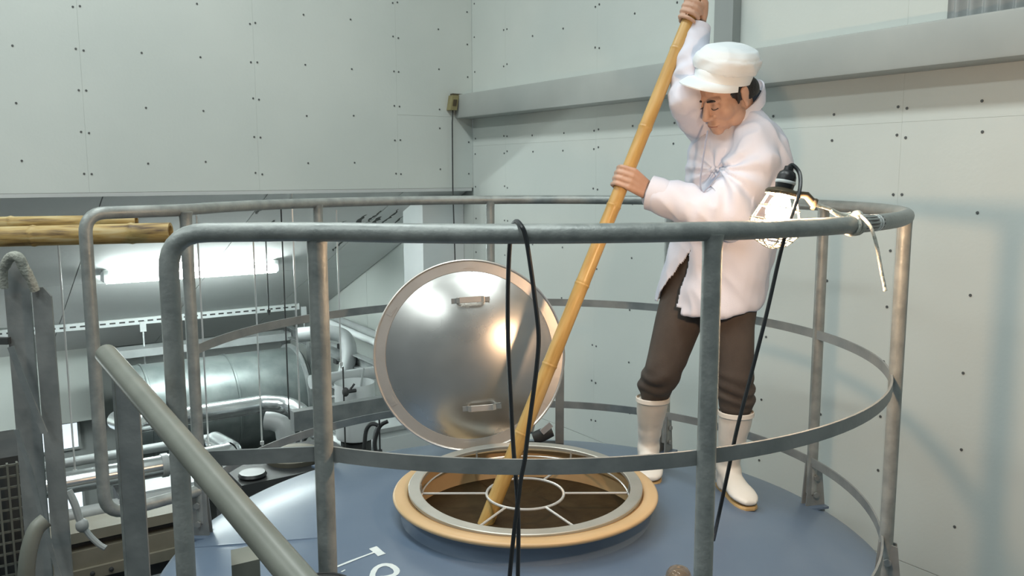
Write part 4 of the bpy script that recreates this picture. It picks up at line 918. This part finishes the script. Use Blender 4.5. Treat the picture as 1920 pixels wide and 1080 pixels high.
pf = thing('angle_post', P(70, 1090, 2.72), 'pair of galvanised flat posts with a brace at the left edge', 'post')
def fpost(xc, y0, Yd, half, cut):
    a_ = P(xc, y0, Yd); zb_ = a_[2] - 1.35; m_ = MB(); vs = []
    for dy in (-.004, .004):
        vs += [A(a_[0] - half, a_[1] + dy, zb_), A(a_[0] + half, a_[1] + dy, zb_), A(a_[0] + half, a_[1] + dy, a_[2] - cut), A(a_[0] + half * .2, a_[1] + dy, a_[2]), A(a_[0] - half, a_[1] + dy, a_[2] - cut * .2)]
    m_.add(vs, [(0, 1, 2, 3, 4), (9, 8, 7, 6, 5)] + [(i, (i + 1) % 5, 5 + (i + 1) % 5, 5 + i) for i in range(5)]); return m_
obj('upright', fpost(28, 484, 2.72, .041, .09), 'galv2', pf, smooth=False); obj('upright', fpost(78, 538, 2.70, .030, .03), 'galv2', pf, smooth=False)
mb = MB(); mb.sweep(smooth_path([P(20, 650, 2.66), P(50, 730, 2.66), P(84, 812, 2.66)], 5), [(-.003, -.01), (.003, -.01), (.003, .01), (-.003, .01)], up=(1, 0, .3)); mb.sweep(smooth_path([P(30, 805, 2.64), P(56, 880, 2.64), P(78, 965, 2.64), P(112, 1085, 2.64)], 5), [(-.003, -.007), (.003, -.007), (.003, .007), (-.003, .007)], up=(1, 0, .3)); obj('brace', mb, 'galv2', pf)
mb = MB(); c_ = P(6, 639, 2.70); mb.box(c_ - A(.05, 0, 0), (A(1, 0, 0), A(0, 1, 0), Z3), (.07, .01, .011)); obj('cross_bar', mb, 'dark', pf, smooth=False)
mb = MB(); mb.tube(smooth_path([P(8, 540, 2.68), P(7, 508, 2.67), P(18, 484, 2.66), P(34, 482, 2.65), P(45, 502, 2.66), P(58, 525, 2.67), P(66, 545, 2.68)], 6), [.012] * 8 + [.016] * 20 + [.014] * 9, 12); tag(obj('rope_loop', mb, 'rope2'), 'thick grey rope looped over the top of the left post', 'rope')
def bam(p0, p1, r, lab, nds):
    L = np.linalg.norm(p1 - p0); pts = []; rr = []
    for t in sorted(set(list(np.linspace(0, L, 24)) + [n_ + e for n_ in nds for e in (-.012, -.003, 0, .003, .012)])):
        b = sum(.003 * math.exp(-((t - n_) / .006) ** 2) for n_ in nds); pts.append(A(0, 0, t)); rr.append(r + b)
    m_ = MB(); m_.tube(pts, rr, 20, cap=False); m_.lathe([(r, L), (r * .72, L), (r * .72, L - .05), (.001, L - .05)], A(0, 0, 0), seg=20); m_.lathe([(r, 0), (.001, 0)], A(0, 0, 0), seg=20)
    o = obj('bamboo_pole', m_, 'bamboo_old', sharp=60, origin=A(0, 0, 0)); o.rotation_mode = 'QUATERNION'; o.rotation_quaternion = Vector(norm(p1 - p0)).to_track_quat('Z', 'Y'); o.location = p0
    return tag(o, lab, 'pole')
bam(P(-330, 452, 2.80), P(320, 436, 2.92), .0345, 'lower weathered bamboo pole lying across the left posts', [.3, .66, .98])
bam(P(-330, 424, 2.88), P(256, 415, 3.0), .0235, 'upper weathered bamboo pole behind the lower one at the left', [.25, .6, .9])
q = P(28, 985, 3.0); gt = thing('steel_grating', q - Z3 * .3, 'steel grating panel at the lower left corner', 'grating')
g0 = q - NV * .35 + UV * 0
mb = MB()
for k in range(14): c_ = g0 + NV * .031 * k; mb.box(c_, (NV, UV, Z3), (.0035, .012, .24))
obj('bearing_bar', mb, 'galvpaint', gt, smooth=False)['kind'] = 'stuff'
mb = MB()
for k in range(12): mb.box(g0 + NV * .2 + Z3 * (-.23 + .042 * k), (NV, UV, Z3), (.21, .004, .0035))
obj('cross_bar', mb, 'galvpaint', gt, smooth=False)['kind'] = 'stuff'
mb = MB(); mb.box(q - NV * .3 + UV * .35 - Z3 * .1, (NV, UV, Z3), (.35, .2, .32)); tag(obj('motor_housing', mb, 'dark', smooth=False), 'dark machine housing behind the steel grating', 'housing')
mb = MB(); mb.tube(smooth_path([P(86, 975, 2.35), P(68, 992, 2.33), P(56, 1025, 2.31), P(50, 1065, 2.30), P(49, 1120, 2.3)], 7), .0225, 16); tag(obj('curved_pipe', mb, 'galvpaint'), 'bent grey green pipe in the lower left corner', 'pipe')
mb = MB(); mb.tube(smooth_path([P(128, 920, 3.9), P(140, 945, 3.9), P(150, 975, 3.9), P(165, 1000, 3.9), P(185, 1020, 3.9), P(198, 1028, 3.9)], 6), [.018] * 16 + [.014] * 15, 8); mb.ellipsoid(P(154, 985, 3.9), (.03, .03, .035)); tag(obj('grey_hose', mb, 'pipe'), 'short grey hose hanging by the beige machine frame', 'hose')
